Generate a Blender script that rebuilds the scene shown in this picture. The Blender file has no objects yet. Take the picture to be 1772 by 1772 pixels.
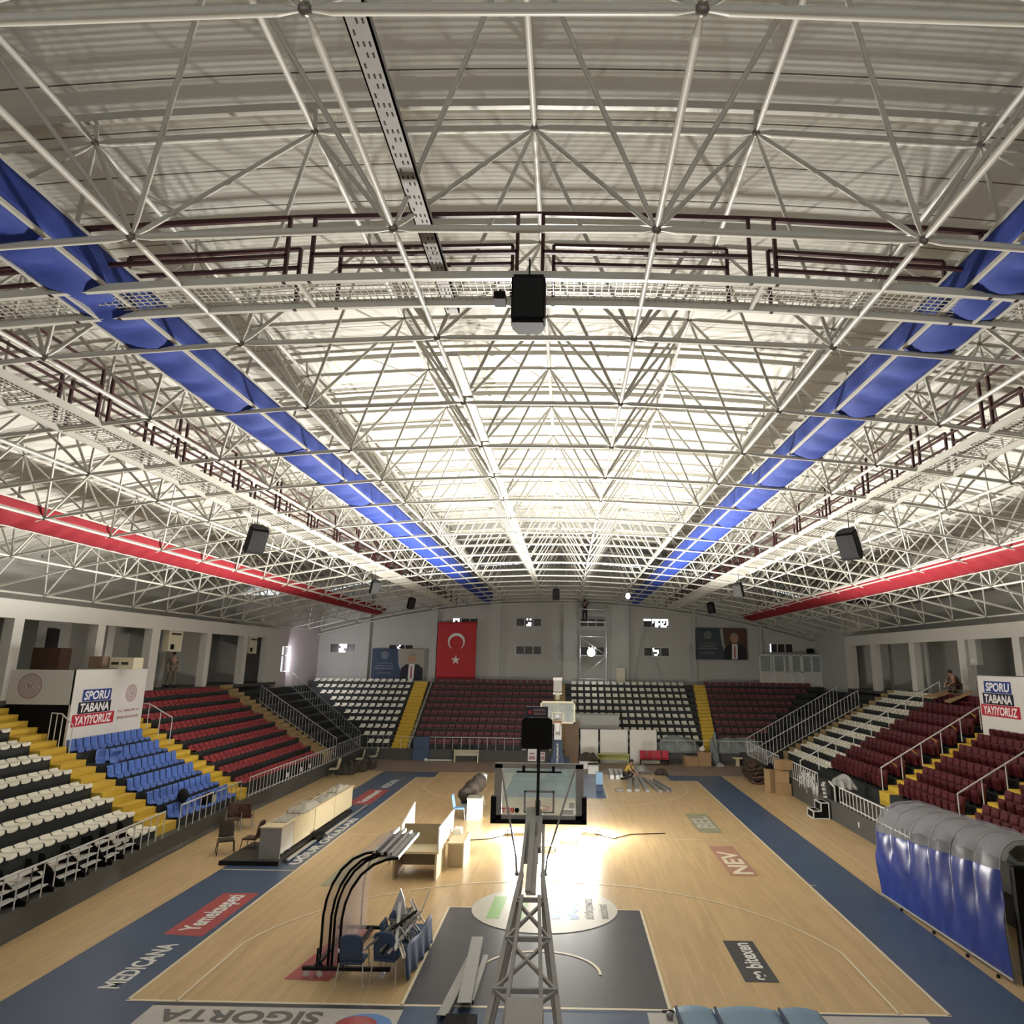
import bpy, math, random
from mathutils import Vector, Matrix
random.seed(11)
SC = bpy.context.scene
COL = SC.collection
V = Vector

# ---------------------------------------------------------------- camera
CAM = V((0.5159, -14.0765, 6.1865))
def cam_axes(yaw, pit, rol):
    cy, sy, cp, sp = math.cos(yaw), math.sin(yaw), math.cos(pit), math.sin(pit)
    f = V((-sy*cp, cy*cp, sp)); r = V((cy, sy, 0)); u = r.cross(f)
    c, s = math.cos(rol), math.sin(rol)
    return c*r + s*u, -s*r + c*u, f
cr, cu, cf = cam_axes(0.0138, 0.2153, 0.0125)
cd = bpy.data.cameras.new('camera'); cam = bpy.data.objects.new('camera', cd); COL.objects.link(cam)
cam.matrix_world = Matrix(((cr.x, cu.x, -cf.x, CAM.x), (cr.y, cu.y, -cf.y, CAM.y), (cr.z, cu.z, -cf.z, CAM.z), (0, 0, 0, 1)))
cd.sensor_width = 36; cd.lens = 1180/1772*36; cd.shift_x = -82/1772; cd.clip_end = 300; cd.clip_start = .1
SC.camera = cam

# ---------------------------------------------------------------- world, light, exposure
w = bpy.data.worlds.new('world'); SC.world = w; w.use_nodes = True
bg = w.node_tree.nodes['Background']; bg.inputs[0].default_value = (.86, .93, 1, 1); bg.inputs[1].default_value = 3.2
SC.view_settings.view_transform = 'Standard'; SC.view_settings.look = 'None'
SC.view_settings.exposure = 0.2; SC.view_settings.gamma = 1; SC.view_settings.use_curve_mapping = False
SC.cycles.max_bounces = 6; SC.cycles.diffuse_bounces = 4; SC.cycles.glossy_bounces = 3; SC.cycles.transparent_max_bounces = 12
SC.cycles.sample_clamp_indirect = 6; SC.cycles.use_denoising = True; SC.cycles.caustics_reflective = False; SC.cycles.caustics_refractive = False

def area(name, loc, size, size_y, energy, rot, col=(1, 1, 1), spread=math.pi):
    l = bpy.data.lights.new(name, 'AREA'); l.shape = 'RECTANGLE'; l.size = size; l.size_y = size_y; l.energy = energy; l.color = col; l.spread = spread
    o = bpy.data.objects.new(name, l); o.location = loc; o.rotation_euler = rot; COL.objects.link(o); return o
# area lights added as fill behind the camera and along both side galleries
area('added_fill_near_end', (0, -18.5, 6.5), 30, 6, 160, (math.radians(84), 0, 0), (.97, .98, 1))
area('added_fill_blue_side', (-18.2, 16, 6.6), 34, 1.6, 170, (0, math.radians(-78), 0), (.95, .97, 1))
area('added_fill_tunnel_side', (19.0, 16, 6.6), 34, 1.6, 60, (0, math.radians(78), 0), (.95, .97, 1))
area('daylight_far_corner_window', (-18.75, 33.85, 6.1), 1.3, 1.6, 170, (math.radians(90), 0, math.radians(-40)), (1, .95, 1))
FLOODS = [(-1.34, 12.6, .42), (-.10, 10.5, .40), (.62, 11.6, .45), (1.45, 12.8, .42)]
FLOOD_W = 560; FLOOD_UP = 5600

# ---------------------------------------------------------------- materials
def mat(name, col, rough=.6, metal=0, var=.08, scale=3, spec=.5, bump=0, bscale=40, trans=0, alpha=1, emit=None, est=0, coat=0):
    m = bpy.data.materials.new(name); m.use_nodes = True; nt = m.node_tree; N = nt.nodes; L = nt.links
    b = N['Principled BSDF']
    b.inputs['Roughness'].default_value = rough; b.inputs['Metallic'].default_value = metal
    b.inputs['Specular IOR Level'].default_value = spec; b.inputs['Alpha'].default_value = alpha
    b.inputs['Transmission Weight'].default_value = trans; b.inputs['Coat Weight'].default_value = coat
    tc = N.new('ShaderNodeTexCoord'); no = N.new('ShaderNodeTexNoise'); no.inputs['Scale'].default_value = scale; no.inputs['Detail'].default_value = 4
    L.new(tc.outputs['Object'], no.inputs['Vector'])
    mp = N.new('ShaderNodeMapRange'); mp.inputs['To Min'].default_value = 1-var; mp.inputs['To Max'].default_value = 1+var
    L.new(no.outputs['Fac'], mp.inputs['Value'])
    mx = N.new('ShaderNodeVectorMath'); mx.operation = 'SCALE'; mx.inputs[0].default_value = col[:3]
    L.new(mp.outputs[0], mx.inputs['Scale']); L.new(mx.outputs[0], b.inputs['Base Color'])
    if bump:
        n2 = N.new('ShaderNodeTexNoise'); n2.inputs['Scale'].default_value = bscale; L.new(tc.outputs['Object'], n2.inputs['Vector'])
        bu = N.new('ShaderNodeBump'); bu.inputs['Strength'].default_value = bump; bu.inputs['Distance'].default_value = .02
        L.new(n2.outputs['Fac'], bu.inputs['Height']); L.new(bu.outputs[0], b.inputs['Normal'])
    if emit:
        b.inputs['Emission Color'].default_value = (*emit, 1); b.inputs['Emission Strength'].default_value = est
    return m

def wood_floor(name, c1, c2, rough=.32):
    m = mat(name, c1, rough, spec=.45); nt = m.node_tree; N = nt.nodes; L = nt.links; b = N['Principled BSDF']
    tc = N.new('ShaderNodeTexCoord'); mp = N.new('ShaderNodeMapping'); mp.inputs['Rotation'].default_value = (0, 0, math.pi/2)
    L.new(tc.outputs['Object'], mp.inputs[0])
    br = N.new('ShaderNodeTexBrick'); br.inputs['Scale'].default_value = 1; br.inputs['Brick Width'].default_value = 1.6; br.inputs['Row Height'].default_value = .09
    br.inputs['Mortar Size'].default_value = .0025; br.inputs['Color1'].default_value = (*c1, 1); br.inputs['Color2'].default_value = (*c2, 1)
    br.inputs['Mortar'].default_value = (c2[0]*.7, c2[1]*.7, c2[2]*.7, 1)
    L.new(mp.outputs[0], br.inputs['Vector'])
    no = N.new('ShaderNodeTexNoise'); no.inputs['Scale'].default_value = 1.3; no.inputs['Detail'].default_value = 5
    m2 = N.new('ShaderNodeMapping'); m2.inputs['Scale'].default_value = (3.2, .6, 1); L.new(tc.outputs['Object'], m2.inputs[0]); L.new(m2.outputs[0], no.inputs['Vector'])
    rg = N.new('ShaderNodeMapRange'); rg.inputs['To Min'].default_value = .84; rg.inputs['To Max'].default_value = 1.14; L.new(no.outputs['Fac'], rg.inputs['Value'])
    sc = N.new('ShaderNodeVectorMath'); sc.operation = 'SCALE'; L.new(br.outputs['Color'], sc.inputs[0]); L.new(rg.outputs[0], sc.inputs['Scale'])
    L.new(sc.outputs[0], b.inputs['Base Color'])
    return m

def deck_mat():
    m = mat('white_trapezoid_sheet', (.74, .73, .67), .6, var=.02); nt = m.node_tree; N = nt.nodes; L = nt.links; b = N['Principled BSDF']
    tc = N.new('ShaderNodeTexCoord'); sp = N.new('ShaderNodeSeparateXYZ'); L.new(tc.outputs['Object'], sp.inputs[0])
    def math_(op, a, v=None, c=None):
        n = N.new('ShaderNodeMath'); n.operation = op
        if hasattr(a, 'links'): L.new(a, n.inputs[0])
        else: n.inputs[0].default_value = a
        if v is not None:
            if hasattr(v, 'links'): L.new(v, n.inputs[1])
            else: n.inputs[1].default_value = v
        return n.outputs[0]
    y = sp.outputs['Y']
    rib = math_('SINE', math_('MULTIPLY', y, 2*math.pi/.095))
    seam = math_('LESS_THAN', math_('FRACT', math_('DIVIDE', math_('ADD', y, 40.3), .866)), .03)
    bu = N.new('ShaderNodeBump'); bu.inputs['Strength'].default_value = .09; bu.inputs['Distance'].default_value = .01
    L.new(rib, bu.inputs['Height']); L.new(bu.outputs[0], b.inputs['Normal'])
    mx = N.new('ShaderNodeMix'); mx.data_type = 'RGBA'; L.new(seam, mx.inputs[0])
    old = b.inputs['Base Color'].links[0].from_socket
    L.new(old, mx.inputs[6]); mx.inputs[7].default_value = (.10, .09, .08, 1); L.new(mx.outputs[2], b.inputs['Base Color'])
    return m

M = dict(
 wood=wood_floor('court_wood', (.61, .44, .23), (.53, .375, .19)),
 dim_wood=wood_floor('dimmed_wood', (.30, .225, .165), (.26, .19, .14), .45),
 blue_floor=mat('blue_court_paint', (.060, .095, .165), .33, var=.22, scale=1.1),
 key=mat('charcoal_paint', (.055, .056, .06), .38, var=.15, scale=1.5),
 line=mat('cream_line', (.75, .66, .48), .4), cream=mat('cream_decal', (.52, .50, .42), .42, var=.06),
 white_txt=mat('white_lettering', (.68, .68, .64), .5), grey_txt=mat('grey_lettering', (.12, .12, .11), .5),
 red_floor=mat('faded_red_decal', (.38, .07, .07), .4, var=.2), pink_floor=mat('worn_pink_decal', (.44, .24, .17), .35, var=.2), green_floor=mat('worn_green_decal', (.32, .31, .20), .35, var=.2),
 banner_grey=mat('pale_grey_decal', (.50, .48, .45), .4, var=.1), lime=mat('green_decal', (.22, .42, .12), .45), sky=mat('blue_decal', (.12, .26, .55), .45),
 wall=mat('grey_plaster', (.47, .475, .45), .85, var=.07, scale=.6), wall2=mat('white_plaster', (.62, .61, .57), .85, var=.04, scale=.8),
 wallpink=mat('pale_plaster', (.66, .60, .62), .85, var=.04), dark=mat('dark_recess', (.035, .033, .03), .9),
 terrace=mat('dark_terrace_paint', (.022, .026, .026), .65, var=.25), kerb=mat('dark_grey_kerb', (.07, .07, .065), .7, var=.15, scale=2),
 yellow=mat('yellow_step_paint', (.62, .42, .05), .6, var=.15), ochre=mat('dusty_ochre_steps', (.36, .26, .12), .7, var=.2),
 deck=deck_mat(), steel=mat('cream_painted_steel', (.53, .515, .465), .42, .0, var=.03, spec=.5), node=mat('node_steel', (.20, .19, .17), .4, .5),
 maroonrail=mat('maroon_rail', (.045, .008, .012), .45), galv=mat('galvanised', (.33, .33, .32), .55, .4, var=.12, scale=8), alu=mat('aluminium', (.55, .55, .54), .35, .8),
 bluecloth=mat('blue_fabric', (.011, .036, .25), .8, var=.1, bump=.3, bscale=3), redcloth=mat('red_fabric', (.24, .007, .016), .8, var=.1, bump=.4, bscale=3),
 white_seat=mat('ivory_plastic', (.80, .78, .66), .38, var=.05), blue_seat=mat('blue_plastic', (.085, .17, .52), .32, var=.05), red_seat=mat('red_plastic', (.28, .036, .042), .45, var=.08),
 maroon=mat('maroon_seat_plastic', (.085, .010, .016), .45, var=.15, scale=1), maroon_far=mat('dusty_maroon_plastic', (.16, .055, .065), .5, var=.15),
 rail=mat('white_rail_paint', (.62, .62, .60), .4), railgrey=mat('grey_rail_paint', (.40, .41, .39), .45), black=mat('black_plastic', (.006, .006, .006), .6, spec=.12), blackm=mat('black_metal', (.012, .012, .013), .6, .0, spec=.2),
 grey_arm=mat('grey_painted_steel', (.29, .28, .27), .5, var=.12, scale=4), glass=mat('dusty_glass', (.50, .57, .55), .25, alpha=.36, var=.35, scale=9), white=mat('white_paint', (.72, .72, .70), .5),
 board=mat('maple_board', (.66, .56, .36), .5, var=.08), board_d=mat('oak_board', (.40, .32, .20), .5, var=.1), wboard=mat('white_melamine', (.74, .72, .66), .4, var=.03),
 card=mat('cardboard', (.34, .22, .11), .8, var=.12), carpet=mat('dark_carpet', (.055, .045, .035), .95, var=.3, bump=.6), sheet=mat('grey_dust_sheet', (.20, .22, .22), .5, var=.25, bump=.7, bscale=4),
 denim=mat('slate_blue_upholstery', (.045, .075, .15), .7, var=.1), ltblue=mat('light_blue_upholstery', (.18, .32, .48), .6), legs=mat('cream_tube', (.62, .58, .5), .4, .2),
 tarp=mat('clear_plastic_film', (.36, .37, .43), .34, alpha=.34, var=.3, scale=2, bump=.6, bscale=3, spec=.3), tarpblue=mat('glossy_blue_film', (.024, .045, .24), .28, var=.35, scale=1.6, bump=.5, bscale=2.2, spec=.3),
 poly=mat('smoky_polycarbonate', (.46, .38, .38), .25, alpha=.5), flag=mat('flag_red', (.50, .035, .04), .75, var=.05), flagw=mat('flag_white', (.78, .76, .74), .75),
 navy=mat('poster_navy', (.025, .05, .10), .6, var=.2), slate=mat('poster_slate', (.04, .055, .065), .6, var=.2), suit=mat('dark_suit', (.012, .012, .018), .7), skin=mat('skin', (.42, .24, .16), .6), hair=mat('dark_hair', (.02, .015, .012), .7), greyhair=mat('grey_hair', (.25, .24, .22), .7),
 brown=mat('brown_backdrop', (.09, .045, .03), .7), beige=mat('beige_backdrop', (.34, .32, .26), .7), tie=mat('red_tie', (.35, .02, .03), .6), shirt=mat('yellow_shirt', (.60, .40, .08), .8), jeans=mat('dark_trousers', (.03, .03, .04), .9), cream2=mat('cream_enamel', (.62, .58, .42), .5),
 brownboard=mat('brown_hardboard', (.22, .15, .10), .7), signw=mat('sign_white', (.70, .69, .67), .5, var=.02), signblue=mat('sign_blue', (.02, .05, .26), .5), signblack=mat('sign_black', (.01, .012, .03), .5), signred=mat('sign_red', (.48, .015, .04), .5), signtext=mat('sign_lettering', (.85, .85, .85), .5), rose=mat('emblem_rose', (.42, .24, .25), .6),
 pane=mat('dark_window_film', (.02, .02, .02), .3), khaki=mat('khaki_clothing', (.16, .14, .10), .9), orange=mat('orange_rim', (.55, .12, .03), .5), lamp=mat('lit_lamp_glass', (1, 1, 1), .3, emit=(1, .97, .9), est=60), lampw=mat('lit_floodlight_glass', (1, 1, 1), .3, emit=(.95, .98, 1), est=22),
 mat_blue=mat('pale_blue_mat', (.16, .26, .36), .5), net=mat('white_net', (.7, .7, .7), .8), dustmag=mat('magenta_panel', (.30, .02, .10), .6), lime2=mat('lime_bench_paint', (.50, .52, .16), .6), paper=mat('paper_white', (.75, .75, .75), .8),
)

# ---------------------------------------------------------------- mesh helpers
class MB:
    def __init__(s): s.v = []; s.f = []; s.s = []
    def add(s, vs, fs, smooth=False):
        o = len(s.v); s.v += [tuple(x) for x in vs]; s.f += [tuple(i+o for i in f) for f in fs]; s.s += [smooth]*len(fs); return s
    def box(s, x0, x1, y0, y1, z0, z1):
        if x0 > x1: x0, x1 = x1, x0
        if y0 > y1: y0, y1 = y1, y0
        if z0 > z1: z0, z1 = z1, z0
        return s.add([(x0,y0,z0),(x1,y0,z0),(x1,y1,z0),(x0,y1,z0),(x0,y0,z1),(x1,y0,z1),(x1,y1,z1),(x0,y1,z1)],
                     [(0,3,2,1),(4,5,6,7),(0,1,5,4),(1,2,6,5),(2,3,7,6),(3,0,4,7)])
    def beam(s, p, q, w, h, up=(0,0,1)):
        p, q = V(p), V(q); d = (q-p).normalized(); r = d.cross(V(up))
        if r.length < 1e-4: r = V((1,0,0))
        r.normalize(); u = r.cross(d); vs = []
        for c in (p, q):
            for a, b in ((-1,-1),(1,-1),(1,1),(-1,1)): vs.append(c + r*a*w/2 + u*b*h/2)
        return s.add(vs, [(0,1,2,3),(7,6,5,4),(0,4,5,1),(1,5,6,2),(2,6,7,3),(3,7,4,0)])
    def tube(s, pts, r, n=6, cap=True, r2=None):
        pts = [V(p) for p in pts]; k = len(pts); vs = []; pu = None
        for i, p in enumerate(pts):
            d = (pts[min(i+1,k-1)] - pts[max(i-1,0)]).normalized()
            a = d.cross(V((0,0,1))) if abs(d.z) < .95 else d.cross(V((0,1,0)))
            a.normalize()
            if pu is not None and a.dot(pu) < 0: a = -a
            pu = a; b = a.cross(d); rr = r if r2 is None else r + (r2-r)*i/(k-1)
            for j in range(n):
                t = 2*math.pi*j/n; vs.append(p + a*math.cos(t)*rr + b*math.sin(t)*rr)
        fs = [(i*n+j, i*n+(j+1)%n, (i+1)*n+(j+1)%n, (i+1)*n+j) for i in range(k-1) for j in range(n)]
        s.add(vs, fs, True)
        if cap: s.add(vs[:n], [tuple(range(n))[::-1]]); s.add(vs[-n:], [tuple(range(n))])
        return s
    def prism(s, poly, axis, a, b):   # poly of 2D points extruded along axis
        def P(u, v, w): return {'x':(w,u,v),'y':(u,w,v),'z':(u,v,w)}[axis]
        n = len(poly); vs = [P(u,v,a) for u,v in poly] + [P(u,v,b) for u,v in poly]
        return s.add(vs, [tuple(range(n)), tuple(range(2*n-1,n-1,-1))] + [(i,(i+1)%n+0,(i+1)%n+n,i+n)[::-1] for i in range(n)])
    def grid(s, P, nu, nv, smooth=True):  # P(i,j)
        vs = [P(i,j) for i in range(nu+1) for j in range(nv+1)]
        return s.add(vs, [(i*(nv+1)+j, (i+1)*(nv+1)+j, (i+1)*(nv+1)+j+1, i*(nv+1)+j+1) for i in range(nu) for j in range(nv)], smooth)
    def lathe(s, prof, c, n=16, smooth=True):
        vs = []; c = V(c)
        for r, z in prof:
            for j in range(n): t = 2*math.pi*j/n; vs.append((c.x+r*math.cos(t), c.y+r*math.sin(t), c.z+z))
        return s.add(vs, [(i*n+j, i*n+(j+1)%n, (i+1)*n+(j+1)%n, (i+1)*n+j) for i in range(len(prof)-1) for j in range(n)], smooth)
    def ball(s, c, rx, ry=None, rz=None, n=10, k=6):
        ry = ry or rx; rz = rz or rx; c = V(c); vs = []
        for i in range(k+1):
            ph = math.pi*i/k
            for j in range(n): t = 2*math.pi*j/n; vs.append((c.x+rx*math.sin(ph)*math.cos(t), c.y+ry*math.sin(ph)*math.sin(t), c.z+rz*math.cos(ph)))
        return s.add(vs, [(i*n+j, (i+1)*n+j, (i+1)*n+(j+1)%n, i*n+(j+1)%n) for i in range(k) for j in range(n)], True)
    def mesh(s, name, m):
        me = bpy.data.meshes.new(name); me.from_pydata(s.v, [], s.f); me.polygons.foreach_set('use_smooth', s.s)
        me.materials.append(M[m] if isinstance(m, str) else m); me.update(); return me
    def build(s, name, m, parent=None, **kw):
        o = bpy.data.objects.new(name, s.mesh(name, m)); COL.objects.link(o)
        if parent: o.parent = parent
        for k, v in kw.items(): o[k] = v
        return o
def solidify(o, t, off=0):
    md = o.modifiers.new('sol', 'SOLIDIFY'); md.thickness = t; md.offset = off; return o
def tag(o, label, cat, group=None):
    o['label'] = label; o['category'] = cat
    if group: o['group'] = group
    return o
def thing(name, label, cat, loc=(0,0,0), rz=0, group=None):
    o = bpy.data.objects.new(name, None); COL.objects.link(o); o.location = loc; o.rotation_euler = (0,0,rz); o.empty_display_size = .2
    return tag(o, label, cat, group)
def structure(o): o['kind'] = 'structure'; return o
def copy_tree(src, loc=None, rz=None, label=None, group=None):
    o = src.copy(); COL.objects.link(o)
    for c in list(src.children):
        d = c.copy(); COL.objects.link(d); d.parent = o
        for g in list(c.children):
            e = g.copy(); COL.objects.link(e); e.parent = d
    if loc is not None: o.location = loc
    if rz is not None: o.rotation_euler = (0,0,rz)
    if label: o['label'] = label
    if group: o['group'] = group
    return o
def text(txt, m, mtx, w, h, name='lettering', parent=None, bold=True, ex=.002, shear=0):
    """lettering that fills the rectangle [0,w]x[0,h] of the frame mtx"""
    cu = bpy.data.curves.new('t', 'FONT'); cu.body = txt; cu.shear = shear; cu.extrude = .0; cu.offset = .03 if bold else 0; cu.resolution_u = 3
    to = bpy.data.objects.new('t', cu); COL.objects.link(to)
    dg = bpy.context.evaluated_depsgraph_get(); me = bpy.data.meshes.new_from_object(to.evaluated_get(dg))
    bpy.data.objects.remove(to); bpy.data.curves.remove(cu)
    xs = [v.co.x for v in me.vertices]; ys = [v.co.y for v in me.vertices]
    a, b, c, d = min(xs), max(xs), min(ys), max(ys)
    me.transform(mtx @ Matrix.Diagonal((w/(b-a), h/(d-c), 1, 1)) @ Matrix.Translation((-a, -c, ex)))
    me.materials.clear(); me.materials.append(M[m]); me.name = name
    o = bpy.data.objects.new(name, me); COL.objects.link(o)
    if parent: o.parent = parent
    return o
def frame(o, x, y):  # matrix with origin o, x axis, y axis
    x, y = V(x).normalized(), V(y).normalized(); z = x.cross(y)
    return Matrix(((x.x,y.x,z.x,o[0]),(x.y,y.y,z.y,o[1]),(x.z,y.z,z.z,o[2]),(0,0,0,1)))
def disc(c, r, n=48, ry=None): ry = ry or r; return [(c[0]+r*math.cos(2*math.pi*i/n), c[1]+ry*math.sin(2*math.pi*i/n)) for i in range(n)]

# ================================================================= FLOOR
S = .8808   # the court's length runs a little short
CL = 28*S
floor = structure(MB().box(-24, 24, -19, 41, -.1, 0).build('floor', 'wood'))
def flat(poly, z, name, m): return MB().add([(x, y, z) for x, y in poly], [tuple(range(len(poly)))]).build(name, m, floor)
def rect(x0, x1, y0, y1, z, name, m): return flat([(x0,y0),(x1,y0),(x1,y1),(x0,y1)], z, name, m)
rect(-24, 24, 26.55, 41, .002, 'dimmed_rear_floor', 'dim_wood')  # darker, greyer wood paints in the dimmer light of the far end
ob = MB()
for r in ((-9.75, -7.5, -1.5, 26.5), (7.5, 9.2, -1.5, 26.5), (-7.5, 7.5, -1.5, 0), (-7.5, -6.6, CL, 26.5), (6.1, 7.5, CL, 26.5), (-2.4, 2.45, CL-5.8*S, 26.5)):
    ob.add([(r[0], r[2], .004), (r[1], r[2], .004), (r[1], r[3], .004), (r[0], r[3], .004)], [(0,1,2,3)])
ob.build('blue_border', 'blue_floor', floor)
rect(-2.42, 2.42, 0, 5.8*S, .005, 'painted_key', 'key')
ln = MB()
def seg(x0, y0, x1, y1, wd=.055):
    d = V((x1-x0, y1-y0, 0)).normalized()*wd/2; n = V((-d.y, d.x, 0))
    a, b = V((x0,y0,.008)), V((x1,y1,.008)); ln.add([a-n, b-n, b+n, a+n], [(0,1,2,3)])
def arc(cx, cy, r, t0, t1, n=40, wd=.055):
    pts = [(cx+r*math.cos(t0+(t1-t0)*i/n), (cy+r*math.sin(t0+(t1-t0)*i/n))*S) for i in range(n+1)]
    for a, b in zip(pts, pts[1:]): seg(*a, *b, wd)
seg(-7.53, 0, 7.53, 0, .07); seg(-7.5, CL, 7.5, CL); seg(-7.5, 0, -7.5, CL, .07); seg(7.5, 0, 7.5, CL, .07); seg(-7.5, CL/2, 7.5, CL/2, .04)
for q in (0, 1):
    Y = (lambda y: y*S) if not q else (lambda y: CL-y*S)
    seg(-2.45, Y(0), -2.45, Y(5.8), .06); seg(2.45, Y(0), 2.45, Y(5.8), .06); seg(-2.45, Y(5.8), 2.45, Y(5.8), .05)
    seg(-6.6, Y(0), -6.6, Y(2.99)); seg(6.6, Y(0), 6.6, Y(2.99))
    t = math.acos(6.6/6.75)
    if not q: arc(0, 1.575, 6.75, t, math.pi-t, 60); arc(0, 1.575, 1.25, 0, math.pi, 24, .06)
    else: arc(0, 28-1.575, 6.75, -t, -math.pi+t, 60)
arc(0, 14, 1.8, 0, 2*math.pi)
seg(-9.7, 9*S, -7.5, 9*S, .05); seg(7.5, 8.325*S, 7.7, 8.325*S, .05); seg(9.95, -1, 9.95, 24, .03)
ln.build('court_lines', 'line', floor)
# centre logo of the free-throw circle
flat(disc((0, 5.8*S), 1.86, 48, 1.86*S), .009, 'circle_decal', 'cream')
flat([(-1.42, 4.35), (-1.10, 4.35), (-1.02, 5.95), (-1.36, 5.95)], .0105, 'green_bar', 'lime')
flat([(-.62, 4.35), (-.5, 4.35), (-.42, 5.95), (-.55, 5.95)], .0105, 'green_bar', 'lime')
for x0 in (.16, .62):
    L_ = [(x0 + .06*math.sin(i/24*6*math.pi) , 4.4+1.5*i/24) for i in range(25)]
    flat(L_ + [(x+.2, y) for x, y in L_[::-1]], .0105, 'blue_wave', 'sky')
UP = ((0, 1, 0), (-1, 0, 0))
text('BÜYÜKÇEKMECE', 'grey_txt', frame((1.28, 4.45, .010), *UP), 1.45, .27, parent=floor)
text('BELEDİYESİ', 'grey_txt', frame((1.60, 4.47, .010), *UP), 1.0, .22, parent=floor)
# side and end advertising decals
text('MEDICANA', 'white_txt', frame((-7.95, .42, .006), *UP), 2.1, .42, parent=floor)
flat([(-8.62, 3.05), (-7.68, 2.95), (-7.68, 5.9), (-8.62, 5.85)], .006, 'red_decal', 'red_floor')
text('Yemeksepeti', 'white_txt', frame((-7.82, 3.25, .008), *UP), 2.45, .58, parent=floor)
text('UĞUR OKULLARI', 'white_txt', frame((-7.66, 8.55, .006), *UP), 6.2, .42, parent=floor)
flat([(-9.0, 17.4), (-8.0, 17.4), (-8.0, 21), (-9.0, 21)], .006, 'red_decal', 'red_floor')
text('Yemeksepeti', 'white_txt', frame((-8.2, 17.7, .008), *UP), 3.0, .5, parent=floor)
text('MEDICANA', 'white_txt', frame((-8.2, 21.4, .006), *UP), 2.4, .42, parent=floor)
rect(-6.93, -2.38, -1.5, -.17, .006, 'pale_banner_decal', 'banner_grey')
rect(-6.95, -2.38, -.17, -.06, .006, 'dark_strip', 'key')
text('SIGORTA', 'grey_txt', frame((-3.75, -.30, .008), (-1, 0, 0), (0, -1, 0)), 2.9, .44, parent=floor)
flat(disc((-2.95, -.75), .5, 32, .42), .008, 'teal_swirl', 'sky'); flat(disc((-3.08, -.72), .36, 32, .30), .009, 'red_dot', 'red_floor')
rect(2.02, 7.0, -1.5, -.10, .006, 'pale_banner_decal', 'banner_grey')
flat([(4.12, 1.2), (4.8, 1.2), (4.8, 3.25), (4.12, 3.25)], .006, 'dark_decal', 'key')
text('∞ bitexen', 'white_txt', frame((4.66, 1.28, .008), *UP), 1.85, .36, parent=floor)
flat([(5.45, 8.15), (6.3, 8.15), (6.3, 11.5), (5.45, 11.5)], .006, 'worn_pink_decal', 'pink_floor')
text('NEV', 'line', frame((6.2, 8.3, .008), *UP), 2.5, .62, parent=floor)
rect(5.5, 6.4, 13.4, 16.6, .006, 'worn_green_decal', 'green_floor')
text('BEL', 'cream', frame((6.3, 14.1, .008), *UP), 2.0, .7, parent=floor)
flat([(-5.0, .95), (-4.1, .9), (-3.9, 3.5), (-4.6, 3.55)], .006, 'red_decal', 'red_floor')
rect(-6.3, -5.3, 6.6, 9.6, .006, 'worn_green_decal', 'green_floor')

# ================================================================= ROOF
R = 69.0; ZB = 10.86; ZC = ZB-R; PX = 2.91; PY = 2.6; DEP = 2.44; Y0 = -9.99
def bn(i, n): t = i*PX/R; return V((R*math.sin(t), Y0+PY*n, ZC+R*math.cos(t)))
def tn(j, k): t = j*PX/R; r = R+DEP; return V((r*math.sin(t), Y0+PY*(k+.5), ZC+r*math.cos(t)))
def rz(x, dr=0): return ZC+math.sqrt((R+dr)**2-x*x)
# deck
def deck_pt(i, j): x = -23+46*i/64; return (x, -19 if j == 0 else 40.2, rz(x, DEP+.55))
ceiling = structure(solidify(MB().grid(deck_pt, 64, 1).build('ceiling', 'deck'), .08, 1))
frame_t = thing('space_frame_roof', 'white tubular space frame spanning the whole hall under the curved roof sheets', 'roof truss', (0, 12, ZB))
frame_t.location = (0, 0, 0)
bars = {'bottom_chord': [], 'top_chord': [], 'diagonal_brace': []}
BI = [x+.5 for x in range(-7, 7)]; BN = range(-2, 20); TJ = range(-6, 7); TK = range(-2, 19)
for i in BI:
    for n in BN:
        if n < 19: bars['bottom_chord'].append((bn(i, n), bn(i, n+1), .037))
        if i < 6.5: bars['bottom_chord'].append((bn(i, n), bn(i+1, n), .042))
for j in TJ:
    for k in TK:
        if k < 18: bars['top_chord'].append((tn(j, k), tn(j, k+1), .042))
        if j < 6: bars['top_chord'].append((tn(j, k), tn(j+1, k), .05))
        for a in (-.5, .5):
            for b in (0, 1): bars['diagonal_brace'].append((tn(j, k), bn(j+a, k+b), .030))
def vis(p):
    d = p-CAM; z = d.dot(cf)
    if z < .5: return 1e9
    u = 968+1180*d.dot(cr)/z; v = 886-1180*d.dot(cu)/z
    return z if -150 < u < 1922 and -150 < v < 1922 else 1e6+z
def bar_mesh(mb, p, q, r):
    d = (q-p).normalized(); a, b = p+d*.05, q-d*.05; c, e = p+d*.20, q-d*.20
    mb.tube([a, c], r*.45, 8, False, r); mb.tube([c, e], r, 8, False); mb.tube([e, b], r, 8, False, r*.45)
for nm, L_ in bars.items():
    L_.sort(key=lambda t: min(vis(t[0]), vis(t[1]), vis((t[0]+t[1])/2)))
    for p, q, r in L_[:100]:
        mb = MB(); bar_mesh(mb, p, q, r); mb.build(nm, 'steel', frame_t)
    mb = MB()
    for p, q, r in L_[100:]: bar_mesh(mb, p, q, r)
    mb.build(nm, 'steel', frame_t, kind='stuff')
nodes = [bn(i, n) for i in BI for n in BN] + [tn(j, k) for j in TJ for k in TK]; nodes.sort(key=vis)
for p in nodes[:100]: MB().ball(p, .055, n=10, k=6).build('node_ball', 'node', frame_t)
mb = MB()
for p in nodes[100:]: mb.ball(p, .055, n=6, k=4)
mb.build('node_ball', 'node', frame_t, kind='stuff')
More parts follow.
